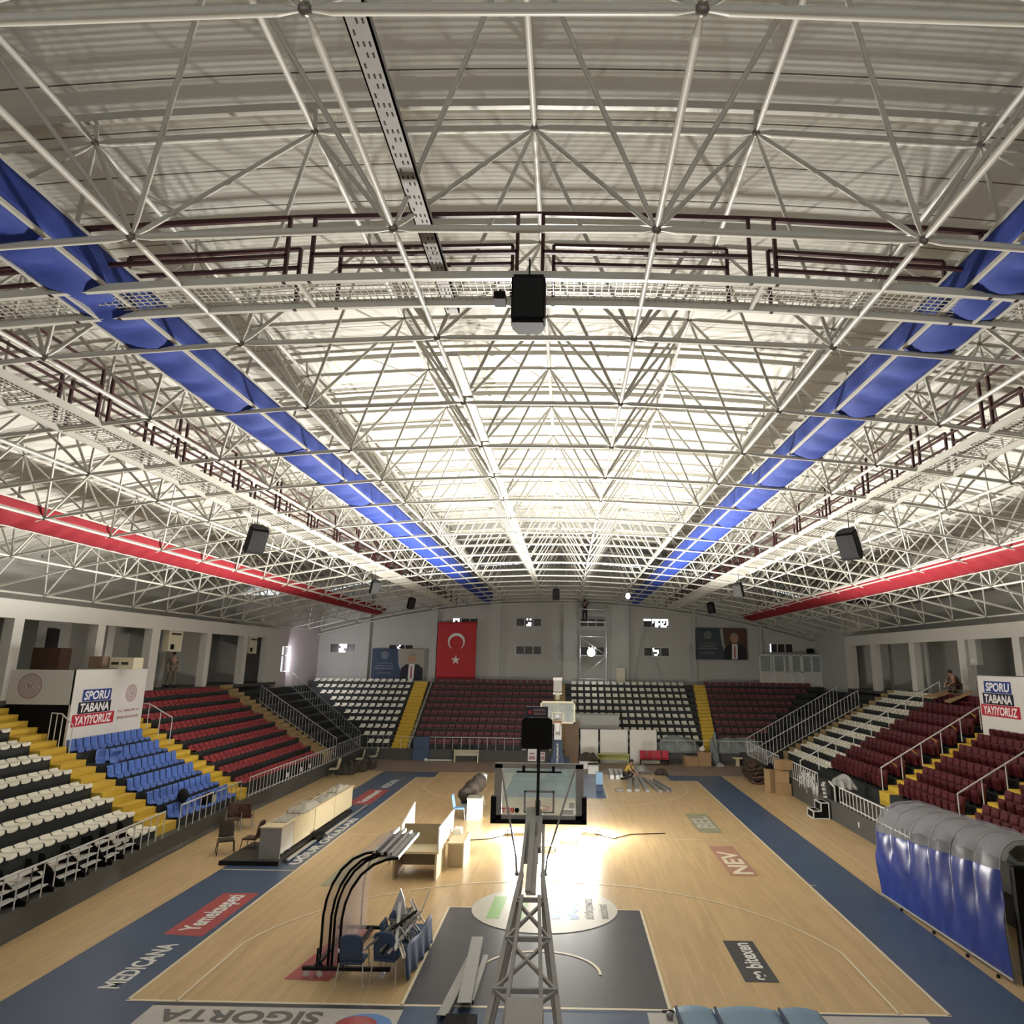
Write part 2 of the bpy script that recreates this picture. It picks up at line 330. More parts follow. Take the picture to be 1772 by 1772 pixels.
# purlins over the top chord, on short stubs
for k in TK:
    mb = MB()
    for a in range(24):
        x0, x1 = -22+44*a/24, -22+44*(a+1)/24; y = Y0+PY*(k+.5)
        mb.beam((x0, y, rz(x0, DEP+.40)), (x1, y, rz(x1, DEP+.40)), .07, .12)
    for j in TJ: p = tn(j, k); mb.tube([p, p+V((p.x/R*.4, 0, .36))], .03, 6)
    mb.build('purlin', 'steel', frame_t)

# fabric trough strips hung on the bottom chord
def trough(side, xi, xo, hgt, dz0, dz1, m, y0, y1, jog=None, label=''):
    t = thing('fabric_trough', label, 'fabric strip', (side*xi, y0, 0)); t.location = (0, 0, 0)
    n = int((y1-y0)/.13); rnd = random.Random(int(side*10+xi*7)); ph = [rnd.uniform(.5, 1.1) for _ in range(200)]
    bounds = [y0]; 
    while bounds[-1] < y1: bounds.append(bounds[-1]+ph[len(bounds) % 200])
    def sag(y):
        for a, b in zip(bounds, bounds[1:]):
            if a <= y <= b: s_ = (y-a)/(b-a); return 4*s_*(1-s_)*(.05+.05*ph[bounds.index(a) % 200])
        return 0
    zi, zo = rz(xi)+dz0, rz(xo)+dz1
    def P(i, j):
        y = y0+(y1-y0)*i/n; s_ = j/6; x = xi+(xo-xi)*s_
        return (side*x, y, zi+(zo-zi)*s_-sag(y)*math.sin(math.pi*s_)-.02*math.sin(y*9+j)*(1 if 0 < j < 6 else 0))
    solidify(MB().grid(P, n, 6, True).build('bottom_sheet', m, t), .012)
    def hh(y): return hgt*(1.0 if not jog or y < jog else 1.32)
    def Q(i, j):
        y = y0+(y1-y0)*i/n; s_ = j/4
        return (side*(xi-.01+.02*math.sin(y*7+s_*2)*math.sin(math.pi*s_)), y, zi+hh(y)*s_)
    solidify(MB().grid(Q, n, 4, True).build('inner_sheet', m, t), .012)
    def Q2(i, j): y = y0+(y1-y0)*i/n; return (side*(xo+.01), y, zo+hgt*.5*j)
    solidify(MB().grid(Q2, n, 1, False).build('outer_sheet', m, t), .012)
    mb = MB()
    for ya_, yb_ in ((y0, jog or y1), (jog or y1, y1)):
        if yb_ > ya_: mb.beam((side*xi, ya_, zi+hh((ya_+yb_)/2)), (side*xi, yb_, zi+hh((ya_+yb_)/2)), .045, .045)
    for x, z in ((xi, zi), (xo, zo)): mb.beam((side*x, y0, z-.005), (side*x, y1, z-.005), .045, .045)
    mb.build('edge_rail', 'steel', t)
    return t
trough(-1, 5.32, 6.02, .42, .07, .05, 'bluecloth', -12.5, 39, 4.0, 'long blue fabric strip along the roof truss above the blue seats side')
trough(1, 5.38, 6.08, .38, .07, .05, 'bluecloth', -12.5, 39, 3.4, 'long blue fabric strip along the roof truss on the plastic-covered tunnel side')
trough(-1, 13.05, 13.75, .26, .05, -.10, 'redcloth', -12.5, 37, None, 'long red fabric strip low along the truss above the blue seats stand')
trough(1, 13.35, 14.15, .2, .02, -.15, 'redcloth', -12.5, 37, None, 'long red fabric strip low along the truss above the maroon seats stand')

# catwalks hung in the truss
def catwalk(name_label, path, width, panels_along, ax):
    t = thing('catwalk', name_label, 'catwalk', (0, 0, 0)); return t
def cross_walk():
    t = thing('catwalk', 'white mesh catwalk with maroon railings crossing the hall just above the black speaker', 'catwalk')
    ya, yb = -6.40, -5.74; xs = [-16+32*i/22 for i in range(23)]
    for y in (ya, yb):
        mb = MB()
        for a, b in zip(xs, xs[1:]): mb.beam((a, y, rz(a)+.02), (b, y, rz(b)+.02), .06, .10)
        mb.build('edge_beam', 'steel', t)
    mb = MB(); x = -16
    while x < 16: mb.beam((x, ya, rz(x)+.05), (x, yb, rz(x)+.05), .010, .010); x += .09
    for k in range(1, 8):
        y = ya+(yb-ya)*k/8
        for a, b in zip(xs, xs[1:]): mb.beam((a, y, rz(a)+.05), (b, y, rz(b)+.05), .010, .010)
    mb.build('mesh_floor', 'steel', t)
    for i in range(-11, 12): x = i*1.455; MB().beam((x, ya, rz(x)), (x, yb, rz(x)), .05, .05).build('cross_bar', 'steel', t)
    for b in range(-5, 5):
        xa, xb = (b+.5)*PX-PX+.12+PX/2, (b+.5)*PX+PX/2-.12
        for y, mids in ((ya, (.35,)), (yb, (.6,))):
            mb = MB(); g = .04 if y == ya else .16
            xa_, xb_ = xa+g, xb-g
            for x in (xa_, xb_): mb.beam((x, y, rz(x)-.04), (x, y, rz(x)+.88), .045, .045, (0, 1, 0))
            for h in (.88,)+mids: mb.beam((xa_, y, rz(xa_)+h), (xb_, y, rz(xb_)+h), .045, .045)
            mb.build('railing_panel', 'maroonrail', t)
    for y in (ya,):
        mb = MB()
        for a, b in zip(xs, xs[1:]): mb.beam((a, y, rz(a)+.90), (b, y, rz(b)+.90), .035, .035)
        mb.build('top_rail', 'maroonrail', t)
cross_walk()
def long_walk(side, label):
    t = thing('catwalk', label, 'catwalk')
    xa, xb = side*8.15, side*8.92; y0, y1 = -12.5, 38.5
    for x in (xa, xb): MB().beam((x, y0, rz(x)), (x, y1, rz(x)), .07, .11).build('edge_beam', 'steel', t)
    mb = MB(); y = y0
    while y < y1: mb.beam((xa, y, rz(xa)+.03), (xb, y, rz(xb)+.03), .012, .012); y += .10
    for k in range(1, 7): x = xa+(xb-xa)*k/7; mb.beam((x, y0, rz(x)+.03), (x, y1, rz(x)+.03), .012, .012)
    mb.build('mesh_floor', 'steel', t)
    y = y0
    while y < y1: MB().beam((xa, y, rz(xa)-.03), (xb, y, rz(xb)-.03), .05, .05).build('cross_bar', 'steel', t); y += 1.3
    for k in range(-1, 19):
        ya_, yb_ = Y0+PY*k+.14, Y0+PY*(k+1)-.14
        for x in (xa, xb):
            z = rz(x); mb = MB()
            for y in (ya_, yb_): mb.beam((x, y, z-.05), (x, y, z+1.0), .05, .05, (1, 0, 0))
            for h in (1.0, .66, .36): mb.beam((x, ya_, z+h), (x, yb_, z+h), .04, .04)
            mb.build('railing_panel', 'maroonrail', t)
long_walk(-1, 'long mesh catwalk with maroon railings above the blue seats stand')
long_walk(1, 'long mesh catwalk with maroon railings above the maroon seats stand')
# perforated cable tray along the middle chord
t = tag(MB().box(-1.30, -1.10, -12.5, -5.0, ZB+.26, ZB+.29).box(-1.30, -1.285, -12.5, -5.0, ZB+.26, ZB+.36).box(-1.115, -1.10, -12.5, -5.0, ZB+.26, ZB+.36).build('cable_tray', 'grey_arm'),
        'perforated galvanised cable tray running along the truss to the near catwalk', 'cable tray')
mb = MB()
for i in range(70):
    for sx in (-1.25, -1.2, -1.15):
        if (i*7+int(sx*100)) % 3: mb.box(sx-.008, sx+.008, -12.4+i*.105, -12.36+i*.105, ZB+.255, ZB+.2599)
mb.build('slot', 'dark', t, kind='stuff')
tag(MB().box(-1.50, -1.27, -4, 38, ZB+.06, ZB+.12).build('cable_tray', 'steel'), 'wide pale cable tray on the centre chord running to the far wall', 'cable tray')

# speakers and small devices hung under the catwalks
def speaker(loc, sc, rx, rzz, label, rod=1.0):
    t = thing('loudspeaker', label, 'loudspeaker', loc, rzz)
    hw, hh, hd = .215*sc, .34*sc, .18*sc
    pr = [(-hw, -hd), (hw, -hd), (hw*1.05, hd*.1), (hw*.7, hd), (-hw*.7, hd), (-hw*1.05, hd*.1)]
    ob = MB().prism([(x*.92, y*.92) for x, y in pr], 'z', -hh, -hh*.86).prism(pr, 'z', -hh*.86, hh*.86).prism([(x*.9, y*.9) for x, y in pr], 'z', hh*.86, hh)
    b = ob.build('cabinet', 'black', t); g = MB().box(-hw*.9, hw*.9, -hd-.012, -hd, -hh*.8, hh*.8).build('grille', 'blackm', t)
    y_ = MB().tube([(0, 0, hh), (0, 0, hh+rod)], .012, 6).box(-hw*.6, hw*.6, -.02, .02, hh, hh+.03).build('yoke', 'blackm', t)
    for o in (b, g): o.rotation_euler = (rx, 0, 0)
    return t
speaker((.015, -6.62, 10.36), .92, .0, 0, 'large black loudspeaker hanging at mid hall under the crossing catwalk', .3)
speaker((-8.5, 5.2, 9.52), 1.15, .5, .8, 'black loudspeaker under the catwalk nearest above the blue seats', .55)
speaker((-8.6, 18.0, 9.5), .95, .4, .7, 'black loudspeaker under the blue side catwalk, second from the photographer', .55)
speaker((-8.9, 27.0, 9.48), .95, .4, .7, 'black loudspeaker under the blue side catwalk near the banner with portrait', .55)
speaker((8.3, 4.6, 9.45), 1.2, .5, -.8, 'black loudspeaker under the catwalk nearest above the maroon seats', .6)
speaker((8.4, 17.5, 9.5), .95, .4, -.7, 'black loudspeaker under the tunnel side catwalk, second along', .55)
speaker((9.2, 27.5, 9.45), .95, .4, -.7, 'black loudspeaker under the tunnel side catwalk near the portrait poster', .55)
speaker((-.2, 27.5, 10.15), .95, .2, 0, 'small black loudspeaker on the hall axis near the far wall', .5)
t = thing('camera_device', 'small black camera device beside the large hanging loudspeaker', 'camera', (-.34, -6.55, 10.47))
MB().box(-.07, .07, -.1, .1, -.05, .05).build('housing', 'black', t); MB().tube([(0, 0, .05), (0, 0, .12)], .015).build('mount', 'blackm', t)

# ================================================================= WALLS
def wall_with_holes(name, x0, x1, z0, z1, holes, yf, yb, m, topf=None):
    xs = sorted({x0, x1, *[h[0] for h in holes], *[h[1] for h in holes], *([x0+(x1-x0)*k/24 for k in range(25)] if topf else [])})
    zs = sorted({z0, *[h[2] for h in holes], *[h[3] for h in holes]}); mb = MB()
    for a, b in zip(xs, xs[1:]):
        if b-a < 1e-6: continue
        for c, d in zip(zs, zs[1:]):
            if any(h[0] <= a+1e-6 and b-1e-6 <= h[1] and h[2] <= c+1e-6 and d-1e-6 <= h[3] for h in holes): continue
            mb.box(a, b, yf, yb, c, d)
        za, zb = (topf(a), topf(b)) if topf else (z1, z1)
        mb.prism([(a, zs[-1]), (b, zs[-1]), (b, zb), (a, za)], 'y', yf, yb)
    return structure(mb.build(name, m))
WIN = [(-8.5,-6.5,8.75,9.4), (-3.52,-1.52,8.82,9.45), (-3.48,-1.48,6.66,7.32), (1.45,3.4,8.85,9.48), (1.5,3.4,6.67,7.3), (6.45,8.42,8.85,9.53), (6.46,8.42,6.65,7.31), (-18.0,-16.0,6.62,7.32), (-13.4,-11.5,6.70,7.30), (16.2,18.0,7.05,7.72)]
wall_with_holes('wall_far', -23, 23, 0, 12, WIN, 40, 40.3, 'wall', lambda x: rz(x, DEP+.5))
bright = {0:(.0,.35),1:(.4,.62),2:(.9,.94),3:(.3,.36),4:(.36,.7),5:(.28,.98),6:(.3,.62),7:(.36,.66),8:(.3,.5),9:(.02,.1)}
for n_, (a, b, c, d) in enumerate(WIN):
    wd = b-a; fr = MB()
    for k in range(4): x = a+wd*k/3; fr.box(x-.03, x+.03, 39.98, 40.06, c, d)
    fr.box(a, b, 39.98, 40.06, c-.02, c+.03); fr.box(a, b, 39.98, 40.06, d-.03, d+.02)
    f_ = structure(fr.build('window_%d' % (n_+1), 'wall2')); rnd = random.Random(n_)
    br = bright[n_]
    for k in range(3):  # darkened panes, taped over in patches so that daylight shows through the gaps
        x0, x1 = a+wd*k/3+.03, a+wd*(k+1)/3-.03; mb = MB(); nx, nz = 5, 4
        for i in range(nx):
            for j in range(nz):
                fx = (x0+(x1-x0)*(i+.5)/nx-a)/wd
                lit = br[0] <= fx <= br[1] and (rnd.random() < .62 or br[1]-br[0] < .1)
                if n_ == 5 and j == 3: lit = True
                if not lit: mb.box(x0+(x1-x0)*i/nx, x0+(x1-x0)*(i+1)/nx, 40.05, 40.07, c+(d-c)*j/nz, c+(d-c)*(j+1)/nz)
        if mb.v: mb.build('pane', 'pane', f_)
for k, (a, b) in enumerate([(-15.6, -14.9), (-10.2, -9.65), (-5.55, -4.7), (.2, 1.3), (5.05, 5.3), (10.2, 10.5), (15.35, 15.6)]):
    structure(MB().box(a, b, 39.75, 40, 4.5, rz((a+b)/2, DEP+.3)).build('trim_%d' % (k+1), 'wall'))
mb = MB()
for a in range(20):
    x0, x1 = -20+2*a, -18+2*a; mb.beam((x0, 39.7, rz(x0)-.22), (x1, 39.7, rz(x1)-.22), .15, .09)
structure(mb.build('trim_8', 'steel'))
# side gallery walls: back wall, beam, pillars
for side, X, nm, yend, pil in ((-1, -18.9, 'blue_side', 32.5, [(9.93, 10.38), (14.31, 14.78), (18.1, 18.75), (23.1, 23.53), (27.4, 27.9), (30.6, 32.5)]),
                               (1, 19.7, 'tunnel_side', 34.2, [(10.6, 11.1), (15.6, 16.1), (19.7, 20.3), (24.65, 25.2), (29.6, 30.2), (33.2, 34.2)])):
    s_ = 'left' if side < 0 else 'right'; Xo = X+side*3.2
    y_ = -19
    structure(MB().box(Xo, Xo+side*.25, -19, yend if side < 0 else 40.2, 0, rz(22, DEP+.62)).build('wall_'+s_, 'wall'))
    structure(MB().box(X, X+side*.35, -19, yend, 7.43, 8.08).build('trim_%d' % (9+(side > 0)), 'wall2'))
    structure(MB().box(X+side*.35, Xo, -19, yend, 7.9, 8.05).build('trim_%d' % (11+(side > 0)), 'wall2'))
    structure(MB().box(X, Xo, -19, yend, 4.45, 4.62).build('floor.gallery_'+s_, 'kerb'))
    for k, (a, b) in enumerate([(0.9, 1.4), (5.5, 6)]+pil):
        structure(MB().box(X+side*.003, X+side*.38, a, b, 4.62, 7.43).build('pillar', 'wall2'))
    for k, y in enumerate([8.5, 13, 17.2, 21.5, 26, 30.5]):   # deep fins of the gallery back wall
        structure(MB().box(X+side*1.5, Xo, y, y+.5, 4.62, 7.9).build('wall_fin', 'wall' if k % 2 else 'wall2'))
    ZT = rz(X, DEP+.5); structure(MB().box(X+side*.3, Xo, yend, yend+.2, 0, rz(22, DEP+.5)).build('wall_gallery_end', 'wall2'))
    if side > 0: structure(MB().box(X, X+.3, yend, 40, 0, ZT).build('wall_rear_right', 'wall'))
    else: structure(MB().box(X-.3, X, yend, 33.1, 0, ZT).box(X-.3, X, 34.6, 40, 0, ZT).box(X-.3, X, 33.1, 34.6, 0, 5.25).box(X-.3, X, 33.1, 34.6, 6.95, ZT).build('wall_rear_left', 'wallpink'))
wall_with_holes('wall_near', -23, 23, 0, 10, [(-14, -8, 7, 8.4), (-3, 3, 7, 8.4), (8, 14, 7, 8.4)], -19.3, -19, 'wall', lambda x: rz(x, DEP+.5))  # end wall put in out of view, its openings limit the sky light
# gallery windows and doors seen in the recesses
n_ = 11
for (X, y0, y1, z0, z1) in ((-22.0, 15.6, 16.3, 5.0, 7.3), (22.8, 17.0, 17.7, 4.8, 7.2), (-22.0, 23.6, 24.4, 4.9, 6.9)):
    s_ = 1 if X < 0 else -1; Xa = X
    f_ = structure(MB().box(Xa, Xa+s_*.06, y0, y1, z0, z1).build('window_%d' % n_, 'pane')); n_ += 1
    MB().box(Xa+s_*.06, Xa+s_*.09, y0, y1, (z0+z1)/2-.04, (z0+z1)/2+.04).build('glazing_bar', 'wall2', f_)
f_ = structure(MB().box(-19.1, -19.05, 33.1, 33.16, 5.25, 6.95).box(-19.1, -19.05, 33.82, 33.88, 5.25, 6.95).box(-19.1, -19.05, 34.54, 34.6, 5.25, 6.95).box(-19.1, -19.05, 33.1, 34.6, 6.3, 6.36).build('window_20', 'wall2'))
MB().box(-19.08, -19.06, 33.9, 34.5, 5.3, 6.9).build('pane', 'pane', f_)

# ================================================================= GRANDSTANDS
RISE = .412
def side_terrace(t, side, x0, dx, z0, rows, y0, y1, zbase=0, zoff=-.06):
    """steps rising away from the court; z0 is the seat height of the first row"""
    mb = MB()
    for k in range(rows):
        xa = x0+dx*k; xb = x0+dx*(k+1) if k < rows-1 else x0+dx*rows
        mb.box(side*xa, side*xb, y0, y1, 0 if k == 0 else z0+RISE*(k-2)+zoff, z0+RISE*k+zoff)
    return mb.build('terrace', 'terrace', t)
def side_stairs(t, side, x0, dx, z0, rows, y0, y1, m, start=-.37, name='aisle_steps'):
    mb = MB(); n = rows*2+1
    for k in range(1, n):
        xa = x0+dx*(k*.5-.5); z = z0-.06+RISE*(k*.5-.5)
        mb.box(side*xa, side*(x0+dx*((k+1)*.5-.5)), y0, y1, max(0, z-.7), z)
    return mb.build(name, m, t)
stand_b = thing('grandstand', 'dark stepped stand with ivory, blue and red blocks beside the scorer table', 'grandstand')
LW = (12.44, .739, .93)
side_terrace(stand_b, -1, *LW, 10, -9, 8.96); side_terrace(stand_b, -1, *LW, 6, 10.15, 14.4); side_terrace(stand_b, -1, 12.8, .70, 1.13, 9, 15.6, 25.1)
side_stairs(stand_b, -1, *LW, 10, 8.96, 10.15, 'yellow'); side_stairs(stand_b, -1, 12.6, .72, 1.02, 9, 14.4, 15.6, 'yellow'); side_stairs(stand_b, -1, 12.7, .70, 1.2, 9, 25.1, 26.1, 'ochre')
mb = MB()
for k in range(9): mb.box(-12.9-.70*k, -18.88, 26.1, 32.15+.70*k, 0 if k == 0 else 1.0+RISE*(k-2), 1.0+RISE*k-.06)
mb.build('corner_terrace', 'terrace', stand_b)
wk = MB(); kx = [(-11.62, -9), (-11.70, 2.2), (-12.12, 9), (-12.36, 14), (-12.36, 31.2)]
for (xa, ya), (xb, yb) in zip(kx, kx[1:]):
    wk.add([(xa, ya, 0), (xb, yb, 0), (xb, yb, .6), (xa, ya, .6), (-13.2, ya, 0), (-13.2, yb, 0), (-13.2, yb, .6), (-13.2, ya, .6)], [(0,1,2,3), (3,2,6,7), (0,3,7,4), (1,5,6,2)])
wk.build('front_walkway', 'kerb', stand_b)
for a, b in ((9.2, 10.0), (14.7, 15.4)): MB().box(-12.5, -12.85, a, b, .6, .74).box(-12.7, -12.9, a, b, .6, .9).build('entry_step', 'yellow', stand_b)
stand_r = thing('grandstand', 'dark stepped stand with tall maroon chairs behind the plastic-covered tunnel', 'grandstand')
RW = (13.13, .742, 1.32)
side_terrace(stand_r, 1, *RW, 9, 20.8, 26.9); side_terrace(stand_r, 1, *RW, 9, 15.3, 20.8); side_terrace(stand_r, 1, *RW, 6, 9.8, 14.4); side_terrace(stand_r, 1, *RW, 9, -9, 8.9)
side_stairs(stand_r, 1, *RW, 9, 14.4, 15.3, 'yellow'); side_stairs(stand_r, 1, *RW, 9, 8.9, 9.8, 'yellow'); side_stairs(stand_r, 1, *RW, 9, 26.9, 27.8, 'ochre')
mb = MB()
for k in range(9): mb.box(13.1+.74*k, 19.68, 27.8, 32.15+.70*k, 0 if k == 0 else 1.1+RISE*(k-2), 1.1+RISE*k-.06)
mb.build('corner_terrace', 'terrace', stand_r)
MB().box(11.42, 13.3, -9, 31.2, 0, .74).build('front_walkway', 'kerb', stand_r)
stand_f = thing('grandstand', 'dark stepped stand along the far wall with maroon and ivory seats and yellow aisles', 'grandstand')
FY, FD, FZ, FR = 32.1, .70, .92, .405
for k in range(10):
    y = FY+FD*k; z = FZ+FR*k-.05; xl, xr = min(18.88, 12.7+.72*k), min(19.68, 12.9+.74*k)
    MB().box(-xl, xr, y, y+FD+.02 if k < 9 else 39.74, max(0, z-.9), z).build('terrace_step', 'terrace', stand_f)
MB().box(-12.9, 13.2, 31.2, 32.15, 0, .62).build('front_walkway', 'kerb', stand_f)
for a, b, nm in ((-10.72, -9.72, 'yellow'), (9.38, 10.22, 'yellow'), (-.28, .56, 'ochre')):
    mb = MB()
    for k in range(20): mb.box(a+(.03*k if a > 5 else -.01*k), b+(.03*k if a > 5 else -.01*k), FY-.375+FD*.5*k, 39, FZ-.2+FR*.5*k-.4, FZ-.2+FR*.5*k)
    mb.build('aisle_steps', nm, stand_f)
mb = MB()
for k in range(10): mb.prism([(FY-.2+FD*k, FZ+FR*k-.3), (FY+.6+FD*k, FZ+FR*k+.14), (FY+.6+FD*k, FZ+FR*k+.26), (FY-.2+FD*k, FZ+FR*k-.18)], 'x', -9.7, -9.55)
mb.build('aisle_curb', 'beige', stand_f)
MB().box(.75, 3.95, 32.5, 34.1, 1.9, 2.75).build('blanking_box', 'wall', stand_f)

# ---- seat shells (front of the seat points to -X in its own frame)
def slab_seat(w, d, m, name):
    mb = MB(); nu, nv = 6, 8
    def P(i, j):
        u, v = i/nu*2-1, j/nv*2-1; sq = (1-.10*v*v*v*v*(abs(u) > .9)-.06*(abs(v) > .99)) 
        x = u*d/2*(1-.13*max(0, abs(v)-.55)/.45*(1 if abs(u) > .99 else 0)); y = v*w/2*(1-.14*max(0, abs(u)-.5)/.5)
        e = max(abs(u), abs(v)); z = .052-.024*(1-e**3)+(.018*max(0, u-.5)*2)
        return (x, y, z if e < .995 else z-.01)
    mb.grid(P, nu, nv)
    def Q(i, j):
        t_ = j/28; 
        if t_ < .25: a, b = 0, t_*4*nv
        elif t_ < .5: a, b = (t_-.25)*4*nu, nv
        elif t_ < .75: a, b = nu, (1-(t_-.5)*4)*nv
        else: a, b = (1-(t_-.75)*4)*nu, 0
        x, y, z = P(a, b); return (x*(1-.03*i), y*(1-.03*i), z-.05*i)
    mb.grid(Q, 1, 28, False)
    for sy in (-.12, .12): mb.box(-.03, .03, sy-.02, sy+.02, -.0, .03)
    return mb.mesh(name, m)
def bucket_seat(w, m, name, bh=.40, d=.40, lip=1):
    prof = [(-d/2-.01, -.02), (-d/2, .03), (-d/2+.06, .045), (0, .02), (d/2-.10, .02), (d/2-.02, .06), (d/2+.03, .16), (d/2+.055, .16+bh*.5), (d/2+.09, .05+bh), (d/2+.12, .04+bh)]
    if lip != 1: prof = [(x-(.03 if z > .05 else 0), z if i <= 4 else z*lip) for i, (x, z) in enumerate(prof)]
    mb = MB(); n = 8
    def P(i, j):
        v = j/n*2-1; x, z = prof[i]; e = abs(v)**3; k = 1-.10*(i > 6)*(i-6)/3-.05*(i < 2)
        if i <= 5: z += .035*e
        else: x -= .04*e
        return (x, v*w/2*k, z)
    mb.grid(P, len(prof)-1, n)
    def P2(i, j): x, y, z = P(i, n-j); return (x+(.012 if i > 5 else 0), y, z-(.02 if i <= 5 else .006))
    mb.grid(P2, len(prof)-1, n)
    for j0 in (0, n):
        a = [P(i, j0) for i in range(len(prof))]; b = [P2(i, n-j0) for i in range(len(prof))]
        mb.add(a+b, [(i, i+1, len(prof)+i+1, len(prof)+i) for i in range(len(prof)-1)])
    mb.box(-.03, .05, -.05, .05, -.10, .02)
    return mb.mesh(name, m)
me_white = bucket_seat(.385, 'white_seat', 'ivory_stadium_chair', .13, .50, .55); me_whitef = None
me_blue = bucket_seat(.335, 'blue_seat', 'blue_stadium_chair', .36, .36); me_red = slab_seat(.40, .44, 'red_seat', 'red_stadium_chair')
me_whitef = bucket_seat(.35, 'white_seat', 'ivory_stadium_chair', .11, .34); me_red = bucket_seat(.37, 'red_seat', 'red_stadium_chair', .13, .36); me_whiter = bucket_seat(.37, 'white_seat', 'ivory_stadium_chair', .12, .36)
me_mf = bucket_seat(.44, 'maroon_far', 'maroon_stadium_chair', .22, .32)
# tall folding seat: backrest and tipped-up seat
def rounded(w, h, n=3, r=.06):
    pts = []
    for cx, cy, a0 in ((w/2-r, r, -90), (w/2-r, h-r, 0), (-w/2+r, h-r, 90), (-w/2+r, r, 180)):
        for k in range(n+1): a = math.radians(a0+90*k/n); pts.append((cx+r*math.cos(a), cy+r*math.sin(a)))
    return pts
def pad(w, h, th, m, name, lean, x, z):
    mb = MB(); p = rounded(w, h); mb.prism([(u, v) for u, v in p], 'x', -th/2, th/2); p2 = rounded(w*.86, h*.9); mb.prism([(u, v+h*.05) for u, v in p2], 'x', -th/2-.018, -th/2)
    me = mb.mesh(name, m); me.transform(Matrix.Translation((x, 0, z)) @ Matrix.Rotation(lean, 4, 'Y')); return me
me_back = pad(.40, .62, .07, 'maroon', 'backrest', .20, .12, .12); me_tip = pad(.36, .40, .07, 'maroon', 'seat', -.10, -.02, .10)
me_base = MB().box(-.02, .14, -.03, .03, -.02, .22).mesh('base', 'blackm')

ORD = ['first', 'second', 'third', 'fourth', 'fifth', 'sixth', 'seventh', 'eighth', 'ninth', 'tenth']
def nth(n):
    if n < 10: return ORD[n]
    T = {10:'eleventh',11:'twelfth',12:'thirteenth',13:'fourteenth',14:'fifteenth',15:'sixteenth',16:'seventeenth',17:'eighteenth',18:'nineteenth',19:'twentieth'}
    if n < 20: return T[n]
    t_, u_ = divmod(n+1, 10); tens = {2:'twenty',3:'thirty',4:'forty',5:'fifty'}[t_]
    return tens[:-1]+'ieth' if u_ == 0 else tens+'-'+ORD[u_-1]
seats = []   # (kind, mesh list, location, rotation, label, group)
def seat_row_side(kind, side, x0, dx, z0, rows, y0, y1, pitch, colour, where, anchor, grp, r0=0, skip=(), zo=.0, xo=.2, from_end=False):
    for k in range(r0, rows):
        n = int((y1-y0+.02)/pitch)
        for j in range(n):
            if (k, j) in skip: continue
            y = (y1-pitch*(j+.5)) if from_end else (y0+pitch*(j+.5))
            seats.append((kind, V((side*(x0+dx*k+xo), y, z0+RISE*k-.055+zo)), 0 if side > 0 else math.pi, '%s chair, %s row up, %s, %s from %s' % (colour, ORD[k], where, nth(j), anchor), grp))
seat_row_side('ivory_stadium_chair', -1, *LW, 10, -3.5, 8.94, .43, 'ivory', 'block beside the bench racks', 'the yellow steps', 'ivory seats beside the bench racks', from_end=True)
seat_row_side('blue_stadium_chair', -1, *LW, 6, 10.2, 14.42, .383, 'blue', 'blue block', 'the ivory block', 'blue seats below the slogan wall', skip={(4, 1), (4, 0)})
seat_row_side('red_stadium_chair', -1, 12.8, .70, 1.13, 9, 15.65, 25.05, .43, 'red', 'red block', 'the blue block', 'red seats next to the blue block')
seat_row_side('ivory_stadium_chair', 1, *RW, 9, 20.9, 26.9, .43, 'ivory', 'past the cardboard boxes', 'the maroon chairs', 'ivory seats past the cardboard boxes')
for a, b, wh, an, gr, rr in ((15.35, 20.75, 'beyond the middle handrail', 'that handrail', 'maroon folding seats beyond the middle handrail', 8), (9.85, 14.3, 'under the slogan wall', 'the near handrail', 'maroon folding seats under the slogan wall', 5), (0.0, 8.85, 'behind the tunnel', 'the near handrail', 'maroon folding seats behind the tunnel', 9)):
    seat_row_side('maroon_folding_chair', 1, *RW, rr+(1 if rr < 8 else 0), a, b, .45, 'tall maroon folding', wh, an, gr, from_end=(a == 0))
for k in range(10):
    y = FY+FD*k+.2; z = FZ+FR*k-.045; xl, xr = 12.5+.72*k, 12.6+.72*k
    for kind, xa, xb, p, colour, wh, an, gr in (('ivory_stadium_chair', -10.95-.012*k, -xl, -.5, 'ivory', 'under the suited-man banner', 'the yellow aisle', 'ivory seats under the suited-man banner'),
            ('maroon_stadium_chair', -9.45, -.4, .5, 'maroon', 'under the red flag', 'the yellow aisle', 'maroon seats under the red flag'),
            ('ivory_stadium_chair', .78, 9.25+.03*k, .5, 'ivory', 'behind the far hoop', 'the hoop', 'ivory seats behind the far hoop'),
            ('maroon_stadium_chair', 10.45+.03*k, xr, .5, 'maroon', 'below the glazed booth', 'the yellow aisle', 'maroon seats below the glazed booth')):
        n = int(abs(xb-xa)/.5)
        for j in range(n):
            x = xa+p*(j+.5)
            if k in (1, 2, 3) and .7 < x < 4.0: continue
            if colour == 'ivory' and x < 0 and k < 9 and abs(x+15.0-.35*k*0) < .0: continue
            seats.append((kind, V((x, y, z)), math.pi/2, '%s chair, %s row, %s, %s from %s' % (colour, ORD[k], wh, nth(j), an), gr))
by = {}
for s_ in seats:
    d = s_[1]-CAM; z = d.dot(cf); u = 968+1180*d.dot(cr)/z if z > 0 else 1e9; v = 886-1180*d.dot(cu)/z if z > 0 else 1e9
    if not (z > 0 and -30 < u < 1802 and v < 1800): continue
    by.setdefault(s_[0], []).append((z, s_))
